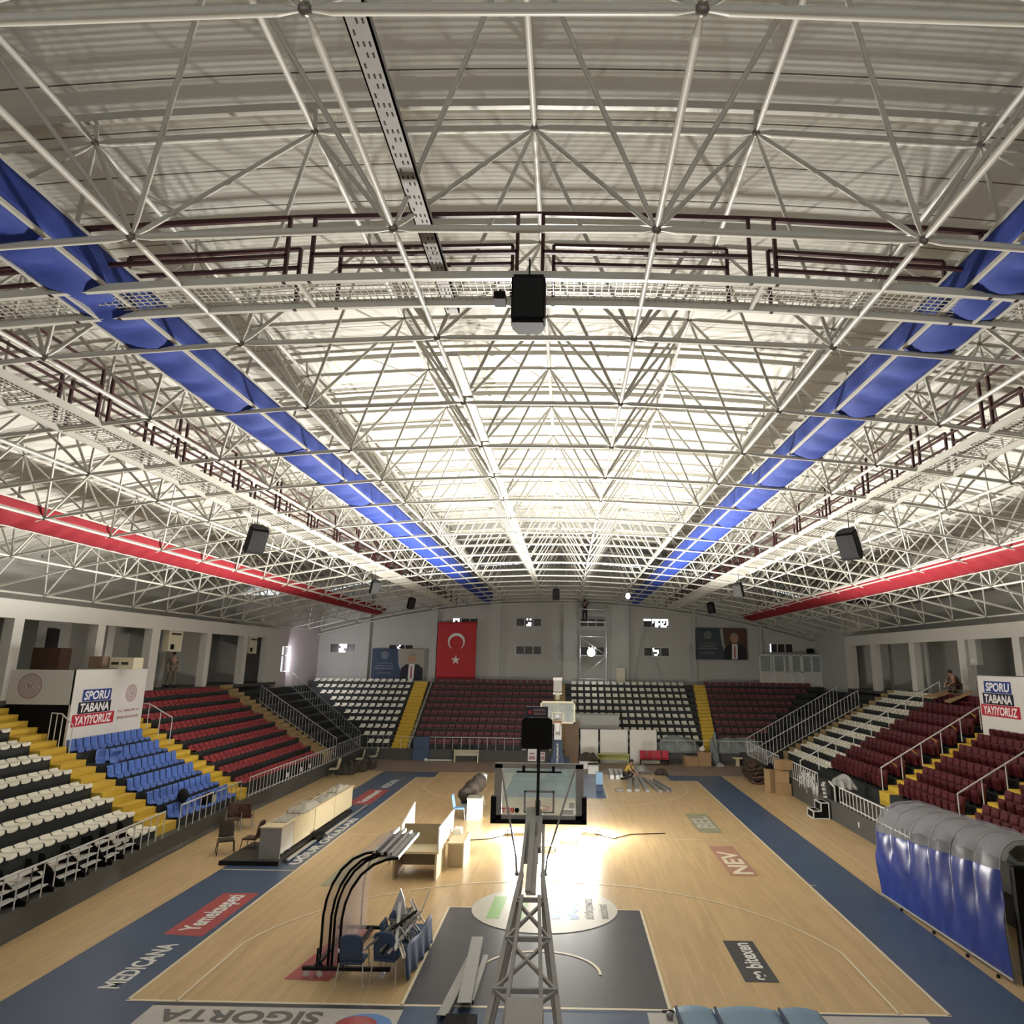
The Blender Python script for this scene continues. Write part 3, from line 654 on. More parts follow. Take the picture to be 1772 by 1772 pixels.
for kind, L_ in by.items():
    L_.sort(key=lambda t: t[0]); first = None
    for n_, (z, (kd, p, r, lab, gr)) in enumerate(L_[:300]):
        if kind == 'maroon_folding_chair':
            if first is None:
                first = thing('maroon_folding_chair', lab, 'stadium chair', p, r, gr)
                for nm, me in (('backrest', me_back), ('seat', me_tip), ('base', me_base)):
                    o = bpy.data.objects.new(nm, me); COL.objects.link(o); o.parent = first
            else: copy_tree(first, p, r, lab, gr)
        else:
            far = p.y > 30.5
            me = {'ivory_stadium_chair': me_whitef if far else (me_whiter if p.x > 0 else me_white), 'blue_stadium_chair': me_blue, 'red_stadium_chair': me_red, 'maroon_stadium_chair': me_mf}[kind]
            o = bpy.data.objects.new(kind, me); COL.objects.link(o); o.location = p; o.rotation_euler = (0, 0, r); tag(o, lab, 'stadium chair', gr)
            if kind == 'blue_stadium_chair' and random.random() < .1: o.rotation_euler[2] += random.uniform(-.06, .06)
    rest = L_[300:]
    if rest:
        if kind == 'maroon_folding_chair': src = [(me_back, 'maroon')] + [(me_tip, 'maroon')]
        else: src = [({'ivory_stadium_chair': me_whitef, 'blue_stadium_chair': me_blue, 'red_stadium_chair': me_red, 'maroon_stadium_chair': me_mf}[kind], None)]
        mb = MB()
        for z, (kd, p, r, lab, gr) in rest:
            R_ = Matrix.Translation(p) @ Matrix.Rotation(r, 4, 'Z')
            for me, _ in src: mb.add([R_ @ v.co for v in me.vertices], [tuple(q.vertices) for q in me.polygons], True)
        o = mb.build(kind+'_rows', {'ivory_stadium_chair': 'white_seat', 'maroon_stadium_chair': 'maroon_far', 'maroon_folding_chair': 'maroon', 'red_stadium_chair': 'red_seat', 'blue_stadium_chair': 'blue_seat'}[kind])
        o['kind'] = 'stuff'; tag(o, {'ivory_stadium_chair': 'remaining ivory seats in the furthest rows of the far stand', 'maroon_stadium_chair': 'remaining maroon seats in the furthest rows of the far stand', 'maroon_folding_chair': 'remaining maroon folding seats high in the stand behind the tunnel', 'red_stadium_chair': 'remaining red seats', 'blue_stadium_chair': 'remaining blue seats'}[kind], 'seats')
# the fallen blue seat at the end of the fifth row
o = bpy.data.objects.new('blue_stadium_chair', me_blue); COL.objects.link(o); o.location = (-15.55, 10.55, 2.62); o.rotation_euler = (0, -.3, math.pi-.9); o.scale = (.85,)*3; tag(o, 'loose blue seat twisted sideways beside the gap in the blue block', 'stadium chair')
o = bpy.data.objects.new('blue_stadium_chair', me_blue); COL.objects.link(o); o.location = (-15.35, 10.95, 2.62); o.rotation_euler = (0, -1.2, math.pi-.6); o.scale = (.85,)*3; tag(o, 'loose blue seat tipped on its back beside the gap in the blue block', 'stadium chair')

# ---- railings
def railing(label, pts, h, m, gap=.13*2.2, r=.018, name='railing', mid=False, post=None, lowrail=True):
    """pts: base polyline (x,y,z); balusters every gap"""
    t = thing(name, label, 'railing'); top = [V(p)+V((0, 0, h)) for p in pts]
    MB().tube(top, r*1.25, 6).build('top_rail', m, t)
    if lowrail: MB().tube([V(p)+V((0, 0, .08)) for p in pts], r, 6).build('bottom_rail', m, t)
    bl = []
    for a, b in zip(pts, pts[1:]):
        a, b = V(a), V(b); n = max(1, round((b-a).length/gap))
        for k in range(n+1): bl.append(a+(b-a)*k/n)
    for p in bl[:95]: MB().tube([p, p+V((0, 0, h))], r*.8, 5).build('baluster', m, t)
    if len(bl) > 95:
        mb = MB()
        for p in bl[95:]: mb.tube([p, p+V((0, 0, h))], r*.8, 5)
        mb.build('baluster', m, t, kind='stuff')
    return t
railing('white railing on the kerb in front of the ivory and blue seats', [(-11.75, -4, .6), (-11.83, 3, .6), (-12.15, 8.9, .6)], .78, 'rail', .42, .022, lowrail=False)
railing('white railing on the kerb below the blue seats, ending in a paired post', [(-12.2, 9.9, .6), (-12.3, 12.2, .6)], .78, 'rail', .42, .022, lowrail=False)
railing('white railing on the kerb from the blue seats past the red seats', [(-12.33, 12.5, .6), (-12.4, 14.6, .6)], .75, 'railgrey', .4, .02, lowrail=False)
railing('pale railing on the kerb in front of the red seats', [(-12.42, 15.4, .6), (-12.42, 26.0, .6)], .78, 'rail', .34, .018)
railing('grey balustrade sloping up the end of the red seats', [(-12.5, 26.3, .8), (-17.2, 26.5, 3.65)], .95, 'railgrey', .22, .016)
railing('second grey balustrade sloping up beside the far stand corner', [(-12.5, 30.8, .75), (-18.2, 33.6, 4.2)], .95, 'railgrey', .26, .016)
railing('grey railing around the far corner walkway by the cream chairs', [(-12.4, 26.3, .6), (-12.45, 31.2, .6), (-10.8, 31.25, .6)], .85, 'railgrey', .36, .016)
railing('white railing in front of the far stand under the red flag', [(-10.0, 31.25, .62), (-1.2, 31.25, .62)], .75, 'rail', .55, .018, lowrail=False)
railing('white railing in front of the far stand behind the grey sheets', [(6.5, 31.25, .62), (12.9, 31.25, .62)], .75, 'rail', .55, .018, lowrail=False)
railing('white balustrade sloping up beside the dusty yellow steps past the cardboard boxes', [(12.2, 27.95, .75), (17.8, 27.95, 3.75)], .95, 'rail', .24, .018)
railing('white balustrade sloping up next to the far maroon block', [(11.6, 30.0, .75), (17.4, 30.2, 3.85)], .95, 'rail', .26, .018)
railing('white railing hung with cables on the kerb past the cardboard boxes', [(11.5, 17.6, .74), (11.5, 21.6, .74)], .8, 'rail', .3, .02)
railing('white railing on the kerb around the corner stairs behind the dark carpets', [(11.5, 23.2, .74), (11.5, 29.5, .74)], .8, 'rail', .3, .018)
railing('short white railing on the kerb beside the plastic-covered tunnel', [(11.5, 9.5, .74), (11.5, 15.2, .74)], .62, 'rail', .34, .022)
def handrail(label, a, b, n, m='rail'):
    t = thing('handrail', label, 'handrail'); a, b = V(a), V(b)
    MB().tube([a, b], .028, 8).build('rail', m, t)
    for k in range(n+1): p = a+(b-a)*(k+.02)/(n+.04); MB().tube([p, p-V((0, 0, .88))], .022, 6).build('post', m, t)
handrail('white handrail sloping up between the ivory and maroon seats', (11.8, 20.8, 1.62), (18.9, 20.8, 5.42), 8)
handrail('white handrail sloping up the steps with yellow tape, beside the slogan wall', (13.1, 14.9, 2.17), (17.3, 14.9, 4.58), 5)
handrail('white handrail sloping up nearest the plastic-covered tunnel', (13.08, 9.4, 2.17), (18.0, 9.4, 4.97), 6)
t = thing('handrail', 'short white handrail turning down the steps at the slogan wall, ivory seat side', 'handrail')
MB().tube([(-17.1, 10.0, 4.24), (-16.75, 10.0, 4.22), (-16.3, 10.0, 3.85)], .022, 6).build('rail', 'rail', t)
for x, z in ((-17.1, 4.24), (-16.9, 4.22), (-16.7, 4.18), (-16.3, 3.85)): MB().tube([(x, 10.0, z), (x, 10.0, z-1.25)], .018, 6).build('post', 'rail', t)
t = thing('handrail', 'short white handrail turning down the steps at the slogan wall, red seat side', 'handrail')
MB().tube([(-17.2, 14.6, 4.3), (-16.5, 14.6, 4.28), (-15.5, 14.6, 3.75)], .022, 6).build('rail', 'rail', t)
for x, z in ((-17.0, 4.3), (-16.5, 4.28), (-16.0, 4.02), (-15.5, 3.75)): MB().tube([(x, 14.6, z), (x, 14.6, z-1.0)], .018, 6).build('post', 'rail', t)
# yellow tape bows on the middle handrail
for k in range(5):
    p = V((13.1, 14.9, 2.17)).lerp(V((17.3, 14.9, 4.58)), .1+k*.2); mb = MB()
    for a in (-.7, -.2, .3, .8): mb.beam(p, p+V((.10*math.cos(a)+.12, -.05, -.16-.05*math.sin(a*3))), .035, .012)
    o = tag(mb.build('tape_bow', 'yellow'), 'yellow tape knotted under the middle handrail, %s from its bottom end' % ORD[k], 'tape', 'yellow tapes on the middle handrail')

# ================================================================= VIP BOXES WITH THE SLOGAN WALL
def emblem(c, r, x, y, parent, m='rose'):
    fr = frame(c, x, y); mb = MB()
    def ring(r0, r1, n=32, k0=0, k1=32, z=.004):
        for k in range(k0, k1):
            a, b = 2*math.pi*k/n, 2*math.pi*(k+1)/n
            mb.add([fr @ V((rr*math.cos(t_), rr*math.sin(t_), z)) for rr, t_ in ((r0, a), (r1, a), (r1, b), (r0, b))], [(0,1,2,3)])
    ring(.90*r, r); ring(.40*r, .46*r)
    for k in range(24):
        a = 2*math.pi*k/24; w_ = .05
        mb.add([fr @ V((rr*math.cos(a+q), rr*math.sin(a+q), .004)) for rr, q in ((.52*r, -w_), (.84*r, -w_*.8), (.84*r, w_*.8), (.52*r, w_))], [(0,1,2,3)])
    for sx in (-1, 1): mb.add([fr @ V((sx*px*r, py*r, .005)) for px, py in ((.02, -.25), (.10, -.25), (.28, .2), (.16, .24), (.09, .02), (.04, .26))], [(0,1,2,3,4,5) if sx > 0 else (5,4,3,2,1,0)])
    return mb.build('emblem', m, parent)
def vip(side, X, y0, y1, ztop, label):
    t = thing('vip_box', label, 'stand box'); sx = -side
    MB().box(X, X+side*.08, y0, y1, 2.6, ztop).build('slogan_panel', 'signw', t)
    MB().box(X-.02, X+side*2.3, y0, y0+.08, 4.5, ztop-.02).build('side_parapet', 'wall2', t)
    MB().box(X-.01, X+side*2.3, y0+.02, y0+.07, 2.6, 4.5).build('side_base', 'black', t)
    MB().box(X+side*.08, X+side*2.3, y0+.08, y1, 4.4, 4.5).build('box_floor', 'kerb', t)
    MB().box(X-side*.02, X+side*.1, y0-.02, y1, ztop, ztop+.03).build('parapet_cap', 'kerb', t)
    xd = (0, 1, 0) if side < 0 else (0, -1, 0); o0 = y0 if side < 0 else y1; sg = 1 if side < 0 else -1
    H = ztop-3.1
    def F(a, z): return frame((X+sx*.004, o0+sg*a, z), xd, (0, 0, 1))
    W = y1-y0
    dz = 0 if side < 0 else .195; da = 0 if side < 0 else -.03
    for m, a, b, z0, z1, txt, sh in (('signblue', .12+da, .495+da, .570+dz, .730+dz, 'SPORU', .12), ('signblack', .085+da, .51+da, .410+dz, .565+dz, 'TABANA', .12), ('signred', .03+da*.5, .575+da, .245+dz, .405+dz, 'YAYIYORUZ', .12)):
        fr = F(W*a, 3.1+H*z0); w_, h_ = W*(b-a), H*(z1-z0)
        MB().add([fr @ V(p) for p in ((0,0,0), (w_,0,0), (w_,h_,0), (0,h_,0))], [(0,1,2,3)]).build('slogan_bar', m, t)
        text(txt, 'signtext', fr @ Matrix.Translation((w_*.06, h_*.12, 0)), w_*.88, h_*.76, 'slogan', t, True, .004, sh)
    emblem((X+sx*.006, o0+sg*W*.79, 3.1+H*.64), .33, xd, (0, 0, 1), t)
    text('T.C. GENÇLİK VE', 'rose', F(W*.62, 3.1+H*.37), W*.32, .13, 'ministry_name', t, True, .006)
    text('SPOR BAKANLIĞI', 'rose', F(W*.62, 3.1+H*.28), W*.32, .13, 'ministry_name', t, True, .006)
    return t
vl = vip(-1, -16.6, 10.18, 14.3, 5.69, 'white box wall with red, black and blue slogan bars above the blue seats')
emblem((-18.15, 10.17, 5.12), .42, (1, 0, 0), (0, 0, 1), vl)
vip(1, 17.05, 9.9, 14.4, 5.83, 'white box wall with slogan bars above the maroon folding seats')
def small(name, label, cat, mb, m, **kw): return tag(mb.build(name, m, **kw), label, cat)
def crate(name, label, cat, x0, x1, y0, y1, z0, z1, m, parts=()):
    """bevelled-edge box with real lid seam and optional parts: (name, material, box)"""
    t = thing(name, label, cat, ((x0+x1)/2, (y0+y1)/2, z0)); hx, hy, h = abs(x1-x0)/2, abs(y1-y0)/2, z1-z0; e = min(hx, hy, h)*.08
    pr = lambda k: [(-hx+k, -hy), (hx-k, -hy), (hx, -hy+k), (hx, hy-k), (hx-k, hy), (-hx+k, hy), (-hx, hy-k), (-hx, -hy+k)]
    MB().prism(pr(e), 'z', 0, h-e).prism([(a*.97, b*.97) for a, b in pr(e)], 'z', h-e, h).build('body', m, t)
    for n_, mm, b in parts: MB().box(*b).build(n_, mm, t)
    return t
crate('wooden_cupboard', 'brown wooden cupboard standing in the box behind the emblem wall', 'cupboard', -19.7, -18.6, 12, 12.6, 5.0, 6.45, 'brown', [('door_gap', 'dark', (-.01, .01, -.31, -.30, .1, 1.4))])
crate('paper_sack', 'grey-brown bulging paper sack on the box beside the yellow carton', 'sack', -17.5, -16.95, 12, 12.4, 5.0, 6.15, 'brownboard')
crate('printed_carton', 'yellow printed carton on top of the slogan wall', 'carton', -16.92, -15.95, 12.3, 12.9, 5.69, 6.12, 'cream2', [('print', 'dark', (-.38, -.1, -.31, -.30, .16, .26)), ('print', 'dark', (.0, .26, -.31, -.30, .16, .26))])
crate('red_carton', 'small dark red box beside the yellow carton on the slogan wall', 'box', -16.95, -16.65, 13.3, 13.7, 5.0, 6.02, 'brown', [('dark_side', 'black', (-.15, -.08, -.21, -.20, 0, 1.0))])
for nm, a, b, lab in (('air_conditioner', 19.6, 20.8, 'pale air conditioning unit under the beam beside the standing person'), ('air_conditioner', 28.3, 29.3, 'pale wall unit under the beam near the far end of the gallery')):
    t = crate(nm, lab, 'air conditioner', -19.25, -18.95, a, b, 6.42, 7.43, 'cream2', [('fan_grille', 'black', (.13, .165, -.4, -.1, .1, .35)), ('outlet', 'dark', (.13, .16, -.42, .42, .8, .9))])
crate('air_conditioner', 'pale wall unit under the beam above the crouching person', 'air conditioner', 19.75, 20.05, 18.9, 19.5, 6.25, 7.43, 'wall', [('fan_grille', 'wall2', (-.18, -.14, -.2, .2, .1, .3))])

# ================================================================= FLAG, POSTERS, FAR WALL THINGS
t = thing('flag', 'large red flag with white crescent and star hanging on the far wall', 'flag', (-8.07, 39.62, 4.75))
def Pf(i, j): u, v = i/16, j/16; return (-1.5+3.02*u+.02*(1-v), -.02*math.sin(u*17)-.02*math.sin(v*5+u*6), 4.3*v+.06*u*v)
solidify(MB().grid(Pf, 16, 16).build('cloth', 'flag', t), .01)
mb = MB(); n = 40
co = [( .66*math.cos(a), .66*math.sin(a)) for a in [math.radians(-52+284*k/n) for k in range(n+1)]]
ci = [(0+.53*math.cos(a), -.10+.53*math.sin(a)) for a in [math.radians(-50+280*k/n) for k in range(n+1)]]
mb.add([(x, -.07, 2.82+y) for x, y in co]+[(x, -.07, 2.82+y) for x, y in ci], [(k, k+1, n+2+k, n+1+k) for k in range(n)]); mb.build('crescent', 'flagw', t)
mb = MB(); st = [((.36 if k % 2 == 0 else .145)*math.sin(math.pi*k/5), (.36 if k % 2 == 0 else .145)*math.cos(math.pi*k/5)) for k in range(10)]
mb.add([(0, -.075, 1.42)]+[(x, -.075, 1.42+y) for x, y in st], [(0, 1+k, 1+(k+1) % 10) for k in range(10)]); mb.build('star', 'flagw', t)
def poster(label, x0, x1, z0, z1, m1, m2, face_x, hairm, words):
    t = thing('portrait_banner', label, 'banner', (0, 0, 0)); W, H = x1-x0, z1-z0; y = 39.66
    MB().box(x0, x1, y, y+.04, z0, z1).build('banner_sheet', m1, t)
    def F(pts, m, nm, dy): return MB().add([(x0+W*u, y-dy, z0+H*v) for u, v in pts], [tuple(range(len(pts)))]).build(nm, m, t)
    sp = .49
    F([(sp+.05, 1), (1, 1), (1, 0), (sp+.27, 0), (sp+.13, .22), (sp+.07, .5)], m2, 'portrait_ground', .003)
    F([(sp-.01, 1), (sp+.05, 1), (sp+.07, .5), (sp+.14, .2), (sp+.30, 0), (sp+.20, 0), (sp+.08, .2), (sp+.02, .5)], 'galv', 'sweep', .006)
    cx = face_x
    F([(cx-.21, 0), (cx+.22, 0), (cx+.22, .36), (cx+.12, .50), (cx-.10, .50), (cx-.20, .36)], 'suit', 'suit', .009)
    F([(cx-.06, .02), (cx+.05, .02), (cx+.06, .50), (cx-.05, .50)], 'signw', 'shirt', .012); F([(cx-.015, .05), (cx+.015, .05), (cx+.012, .44), (cx-.012, .44)], 'tie', 'tie', .015)
    F([(cx+.08*math.cos(a)*1.0, .68+.155*math.sin(a)) for a in [math.pi*k/10 for k in range(20)]], 'skin', 'face', .015)
    F([(cx+.085*math.cos(a), .70+.16*math.sin(a)) for a in [math.pi*k/10 for k in range(11)]]+[(cx-.07, .77), (cx+.07, .77)], hairm, 'hair', .018)
    emblem((x0+W*.24, y-.008, z0+H*.78), H*.12, (1, 0, 0), (0, 0, 1), t, 'galv')
    for k, (wd_, txt) in enumerate(words): text(txt, 'galv', frame((x0+W*(.24-wd_/2), y-.008, z0+H*(.50-.085*k-(.06 if k > 2 else 0))), (1, 0, 0), (0, 0, 1)), W*wd_, H*.05, 'banner_text', t, k == 2, .001)
    return t
wd = [(.30, 'T.C. GENÇLİK'), (.34, 'VE SPOR BAKANLIĞI'), (.36, 'GENÇLİK VE SPOR'), (.26, 'İL MÜDÜRLÜĞÜ')]
poster('navy banner with a suited man on a pale ground beside the red flag', -14.56, -10.5, 4.66, 6.98, 'navy', 'beige', .76, 'greyhair', wd)
poster('dark banner with a suited man on a brown ground near the glazed booth', 10.42, 14.36, 6.46, 8.82, 'slate', 'brown', .76, 'greyhair', wd)
t = thing('glazed_booth', 'white framed glazed booth at the top of the far stand below a window', 'booth', (0, 0, 0))
fr = MB(); xs_ = [15.1, 15.9, 16.9, 17.4, 18.8, 20.4]
for x in [15.1, 15.95, 16.15, 16.95, 17.35, 17.5, 18.2, 18.3, 19.0, 19.7, 20.4]: fr.box(x-.05, x+.05, 38.9, 38.98, 4.5, 6.85)
fr.box(15.05, 20.45, 38.9, 38.98, 6.78, 6.88).box(15.05, 20.45, 38.9, 38.98, 5.55, 5.63); fr.build('frame', 'white', t)
MB().box(15.1, 20.4, 38.93, 38.95, 4.5, 5.56).build('lower_panel', 'wall2', t); MB().box(15.1, 20.4, 38.935, 38.945, 5.6, 6.8).build('glazing', 'glass', t)
crate('monitor', 'small black monitor in the far corner beside the glazed booth', 'monitor', 19.0, 19.5, 39.72, 39.94, 7.0, 7.35, 'black', [('bracket', 'blackm', (-.03, .03, 0, .3, .1, .2))])
# access tower with the person on it
t = thing('access_tower', 'tall aluminium access tower standing against the far wall beside the bright lamp', 'scaffold', (0, 0, 0)); 
for x in (1.48, 3.48):
    for y in (38.5, 39.5): MB().tube([(x, y, 4.6), (x, y, 10.2)], .035, 6).build('upright', 'alu', t)
for z in (4.9, 6.62, 8.05, 9.15, 10.1):
    mb = MB()
    for y in (38.5, 39.5): mb.tube([(1.48, y, z), (3.48, y, z)], .025, 6)
    for x in (1.48, 3.48): mb.tube([(x, 38.5, z), (x, 39.5, z)], .025, 6)
    mb.build('ledger', 'alu', t)
MB().tube([(1.48, 38.5, 4.9), (3.48, 38.5, 6.6)], .018, 5).build('brace', 'alu', t); MB().tube([(3.48, 38.5, 6.62), (1.48, 38.5, 8.0)], .018, 5).build('brace', 'alu', t)
MB().box(1.45, 3.5, 38.5, 39.5, 9.1, 9.15).build('platform', 'alu', t)
t = thing('step_ladder', 'tall thin A-frame ladder standing against the far wall beside the tower', 'ladder', (0, 0, 0))
for a, b in (((6.48, 39.0, 8.6), (5.6, 39.0, 4.6)), ((6.62, 39.0, 8.6), (7.7, 39.2, 4.6)), ((6.30, 39.0, 8.6), (5.42, 39.0, 4.6))): MB().tube([a, b], .028, 6).build('stile', 'railgrey', t)
mb = MB()
for k in range(14): a = V((6.30, 39, 8.6)).lerp(V((5.42, 39, 4.6)), k/14); mb.tube([a, a+V((.18, 0, 0))], .015, 5)
mb.build('rungs', 'railgrey', t)
t = thing('floodlight', 'glaring round floodlight fixed to the access tower on the far wall', 'floodlight', (2.32, 38.35, 6.85))
MB().lathe([(.0, 0), (.30, 0), (.34, .05), (.2, .16), (0, .2)], (0, 0, 0), 20).build('housing', 'alu', t).rotation_euler = (-math.pi/2, 0, 0)
MB().lathe([(0, .0), (.29, .0)], (0, 0, 0), 20).build('lens', 'lampw', t).rotation_euler = (math.pi/2, 0, 0)
t.children[1].location = (0, -.02, 0)
l = bpy.data.lights.new('tower_flood_light', 'POINT'); l.energy = 70; l.shadow_soft_size = .2; lo = bpy.data.objects.new('tower_flood_light', l); lo.location = (2.32, 38.1, 6.85); COL.objects.link(lo)
t = thing('floodlight', 'small bright floodlight high in the truss at the end of the blue strip', 'floodlight', (4.0, 25.6, 9.95))
MB().lathe([(.0, 0), (.12, 0), (.14, .05), (0, .12)], (0, 0, 0), 12).build('housing', 'alu', t); MB().ball((0, 0, -.03), .13, .13, .16).build('lens', 'lampw', t)
for x, lab in ((-.2, 'thin grey handball post frame leaning on the far wall beside the tower'), (9.9, 'thin grey pole frame leaning on the far wall beside the dark portrait banner')):
    t = thing('pole_frame', lab, 'pole frame', (0, 0, 0)); MB().tube([(x, 39, 4.6), (x, 39, 7.55), (x+.4, 39.3, 7.2), (x+.42, 39.3, 6.2)], .028, 6).build('frame', 'railgrey', t)
crate('notice_board', 'pale yellowish board leaning at the foot of the far wall', 'board', 4.3, 4.95, 39.5, 39.6, 4.6, 5.75, 'cream2')

# ================================================================= NEAR BASKETBALL HOOP
t = thing('basketball_hoop', 'grey wheeled basketball stand seen from behind with glass backboard and shot clock', 'basketball hoop', (0, 0, 0))
BX = -.05
MB().box(-.98, -.82, 1.05, 1.12, 2.96, 4.06).box(.72, .88, 1.05, 1.12, 2.96, 4.06).box(-.98, .88, 1.05, 1.12, 3.98, 4.08).box(-1.0, .92, 1.05, 1.14, 2.94, 3.06).build('backboard_frame', 'grey_arm', t)
MB().box(-.84, .74, 1.08, 1.10, 3.04, 4.0).build('glass_board', 'glass', t)
MB().box(-1.04, -.93, 1.02, 1.2, 2.93, 3.42).box(.85, .95, 1.02, 1.2, 2.93, 3.42).box(-1.04, .95, 1.02, 1.2, 2.90, 2.985).build('edge_padding', 'black', t)
MB().box(-.36, -.32, 1.075, 1.08, 3.12, 3.54).box(.24, .28, 1.075, 1.08, 3.12, 3.54).box(-.36, .28, 1.075, 1.08, 3.50, 3.54).box(-.36, .28, 1.075, 1.08, 3.10, 3.13).build('target_square', 'grey_arm', t)
MB().tube([(BX+.23*math.cos(a), 1.42+.23*math.sin(a), 3.13) for a in [2*math.pi*k/20 for k in range(21)]], .014, 6, False).box(-.12, .02, 1.1, 1.22, 3.05, 3.15).build('rim', 'orange', t)
mb = MB()
for k in range(10):
    a = 2*math.pi*k/10; b = a+.45
    for q in (b, a-.45): mb.tube([(BX+.23*math.cos(a), 1.42+.23*math.sin(a), 3.12), (BX+.16*math.cos(q), 1.42+.16*math.sin(q), 2.93), (BX+.12*math.cos(a), 1.42+.12*math.sin(a), 2.72)], .006, 4, False)
mb.build('net', 'net', t)
MB().box(-.52, .42, 1.0, 1.04, 3.90, 3.93).box(-.40, -.34, 1.0, 1.06, 3.90, 4.03).box(.22, .28, 1.0, 1.06, 3.90, 4.03).build('clamp_bar', 'black', t)
text('BET', 'signred', frame((-.56, 1.07, 3.10), (1, 0, 0), (0, 0, 1)), -.26, .10, 'board_logo', t)
MB().prism(disc((-.50, 3.15), .05, 16), 'y', 1.068, 1.07).build('board_logo', 'black', t)
MB().box(.42, .68, 1.066, 1.07, 3.08, 3.18).box(.58, .70, 1.066, 1.07, 3.2, 3.32).build('board_logo', 'signw', t)
ar = MB(); P0, P1 = V((-.05, -3.9, .85)), V((-.1, .75, 3.0))
def at(s_, dx, dz=0): p = P0.lerp(P1, s_); return (p.x+dx, p.y, p.z+dz)
for sd in (-1, 1):
    ar.beam(at(0, sd*.62, -.1), at(.72, sd*.19, 0), .075, .10); ar.beam(at(0, sd*.30), at(.60, sd*.15, .06), .06, .07); ar.beam(at(.70, sd*.20, 0), at(.98, sd*.17, -.02), .06, .10)
    ar.beam(at(.0, sd*.66, -.5), at(.5, sd*.26, -.18), .06, .06); ar.beam(at(.5, sd*.26, -.18), at(.72, sd*.19, -.1), .06, .06)
for a, b in ((.08, .26), (.26, .44), (.44, .60)):
    wa, wb = .62-.60*a, .62-.60*b
    ar.beam(at(a, -wa), at(b, wb), .045, .05); ar.beam(at(a, wa), at(b, -wb), .045, .05); ar.beam(at(b, -wb), at(b, wb), .05, .07)
ar.beam(at(.62, 0, .02), at(.90, 0, .03), .17, .05); ar.beam(at(.62, -.05, .06), at(.99, -.04, .07), .10, .05)
ar.build('lattice_arm', 'grey_arm', t)
MB().box(-.62, .55, -5.6, -3.4, .12, .95).prism([(-3.6, .9), (-3.4, .9), (-3.0, 1.45), (-3.9, 1.2)], 'x', -.3, .22).build('base', 'grey_arm', t)
for x in (-.5, .43):
    for y in (-5.3, -3.7): MB().prism(disc((y, .09), .09, 16), 'x', x-.04, x+.04).build('wheel', 'black', t)
MB().prism([(-.15, 2.48), (.15, 2.62), (1.05, 3.22), (1.05, 3.02), (.9, 2.80), (.2, 2.36)], 'x', -.30, .0).build('arm_cover', 'galv', t)
MB().beam(at(.84, .1, 0), (-.0, 1.02, 3.1), .08, .12).beam((-.06, .95, 3.0), (-.06, 1.06, 3.35), .12, .1).build('head_bracket', 'grey_arm', t)
for sx, tx in ((-1, -.84), (1, .70)): MB().tube([(-.13+sx*.27, .0, 2.24), (-.13+sx*.30, .1, 2.5), (tx, 1.0, 3.97)], .022, 6).ball((-.13+sx*.27, .0, 2.24), .04).build('brace_rod', 'grey_arm', t)
MB().tube([(-.06, .88, 3.1), (-.06, .88, 4.45)], .032, 8).build('clock_pole', 'blackm', t)
c = MB().box(-.42, .22, .78, .98, 4.40, 4.97).prism([(-.42, 4.97), (.22, 4.97), (.14, 5.02), (-.34, 5.02)], 'y', .80, .96).build('shot_clock', 'black', t)
MB().box(-.40, -.33, .80, .96, 4.37, 4.40).box(.16, .20, .80, .96, 4.37, 4.40).build('foot', 'white', c)
c = MB().box(-.34, .12, .82, .96, 5.03, 5.24).build('sign_box', 'signblack', t)
text('BASKETBOL', 'rose', frame((-.18, .815, 5.15), (1, 0, 0), (0, 0, 1)), .26, .05, 'sign_text', c); text('FEDERASYONU', 'rose', frame((-.18, .815, 5.08), (1, 0, 0), (0, 0, 1)), .26, .045, 'sign_text', c)
MB().prism(disc((-.25, 5.13), .04, 12), 'y', .812, .82).build('sign_emblem', 'signred', c)

# far basketball hoop, seen from the front
t = thing('basketball_hoop', 'basketball hoop at the far end with dark padded base and white framed board', 'basketball hoop', (0, 0, 0))
mb = MB(); y = 23.55
for x0, x1, z0, z1 in ((-.88, .97, 4.0, 4.1), (-.88, .97, 2.96, 3.04), (-.88, -.80, 2.96, 4.1), (.89, .97, 2.96, 4.1), (-.27, .36, 3.50, 3.55), (-.27, -.22, 3.1, 3.55), (.31, .36, 3.1, 3.55), (-.27, .36, 3.08, 3.13)): mb.box(x0, x1, y, y+.04, z0, z1)
mb.build('board_frame', 'cream2', t); MB().box(-.86, .95, y+.01, y+.03, 2.98, 4.08).build('glass_board', 'glass', t).data.materials[0] = M['glass']
MB().tube([(.04+.23*math.cos(a), 23.2+.23*math.sin(a), 3.05) for a in [2*math.pi*k/16 for k in range(17)]], .016, 6, False).build('rim', 'orange', t)
MB().lathe([(.22, 3.04), (.14, 2.75), (.12, 2.6)], (.04, 23.2, 0), 10).build('net', 'net', t)
MB().beam((.04, 23.6, 3.4), (.04, 25.6, 2.2), .2, .26).beam((.04, 25.6, 2.2), (.04, 26.9, 1.2), .24, .3).build('arm', 'white', t)
MB().prism([(-.45, 0), (.6, 0), (.32, 1.3), (.26, 2.2), (-.18, 2.2), (-.22, 1.3)], 'y', 25.4, 26.2).build('padding', 'navy', t)
text('BÜYÜKÇEKMECE', 'white_txt', frame((.10, 25.39, .45), (0, 0, 1), (-1, 0, 0)), 1.3, .13, 'padding_text', t)
MB().box(-.55, .7, 26.2, 28.2, .1, .7).build('base', 'navy', t)
MB().box(-.16, .24, 25.36, 25.42, 1.95, 2.75).build('white_panel', 'white', t); MB().box(-.08, .16, 25.34, 25.36, 2.2, 2.35).build('panel_mark', 'dark', t)
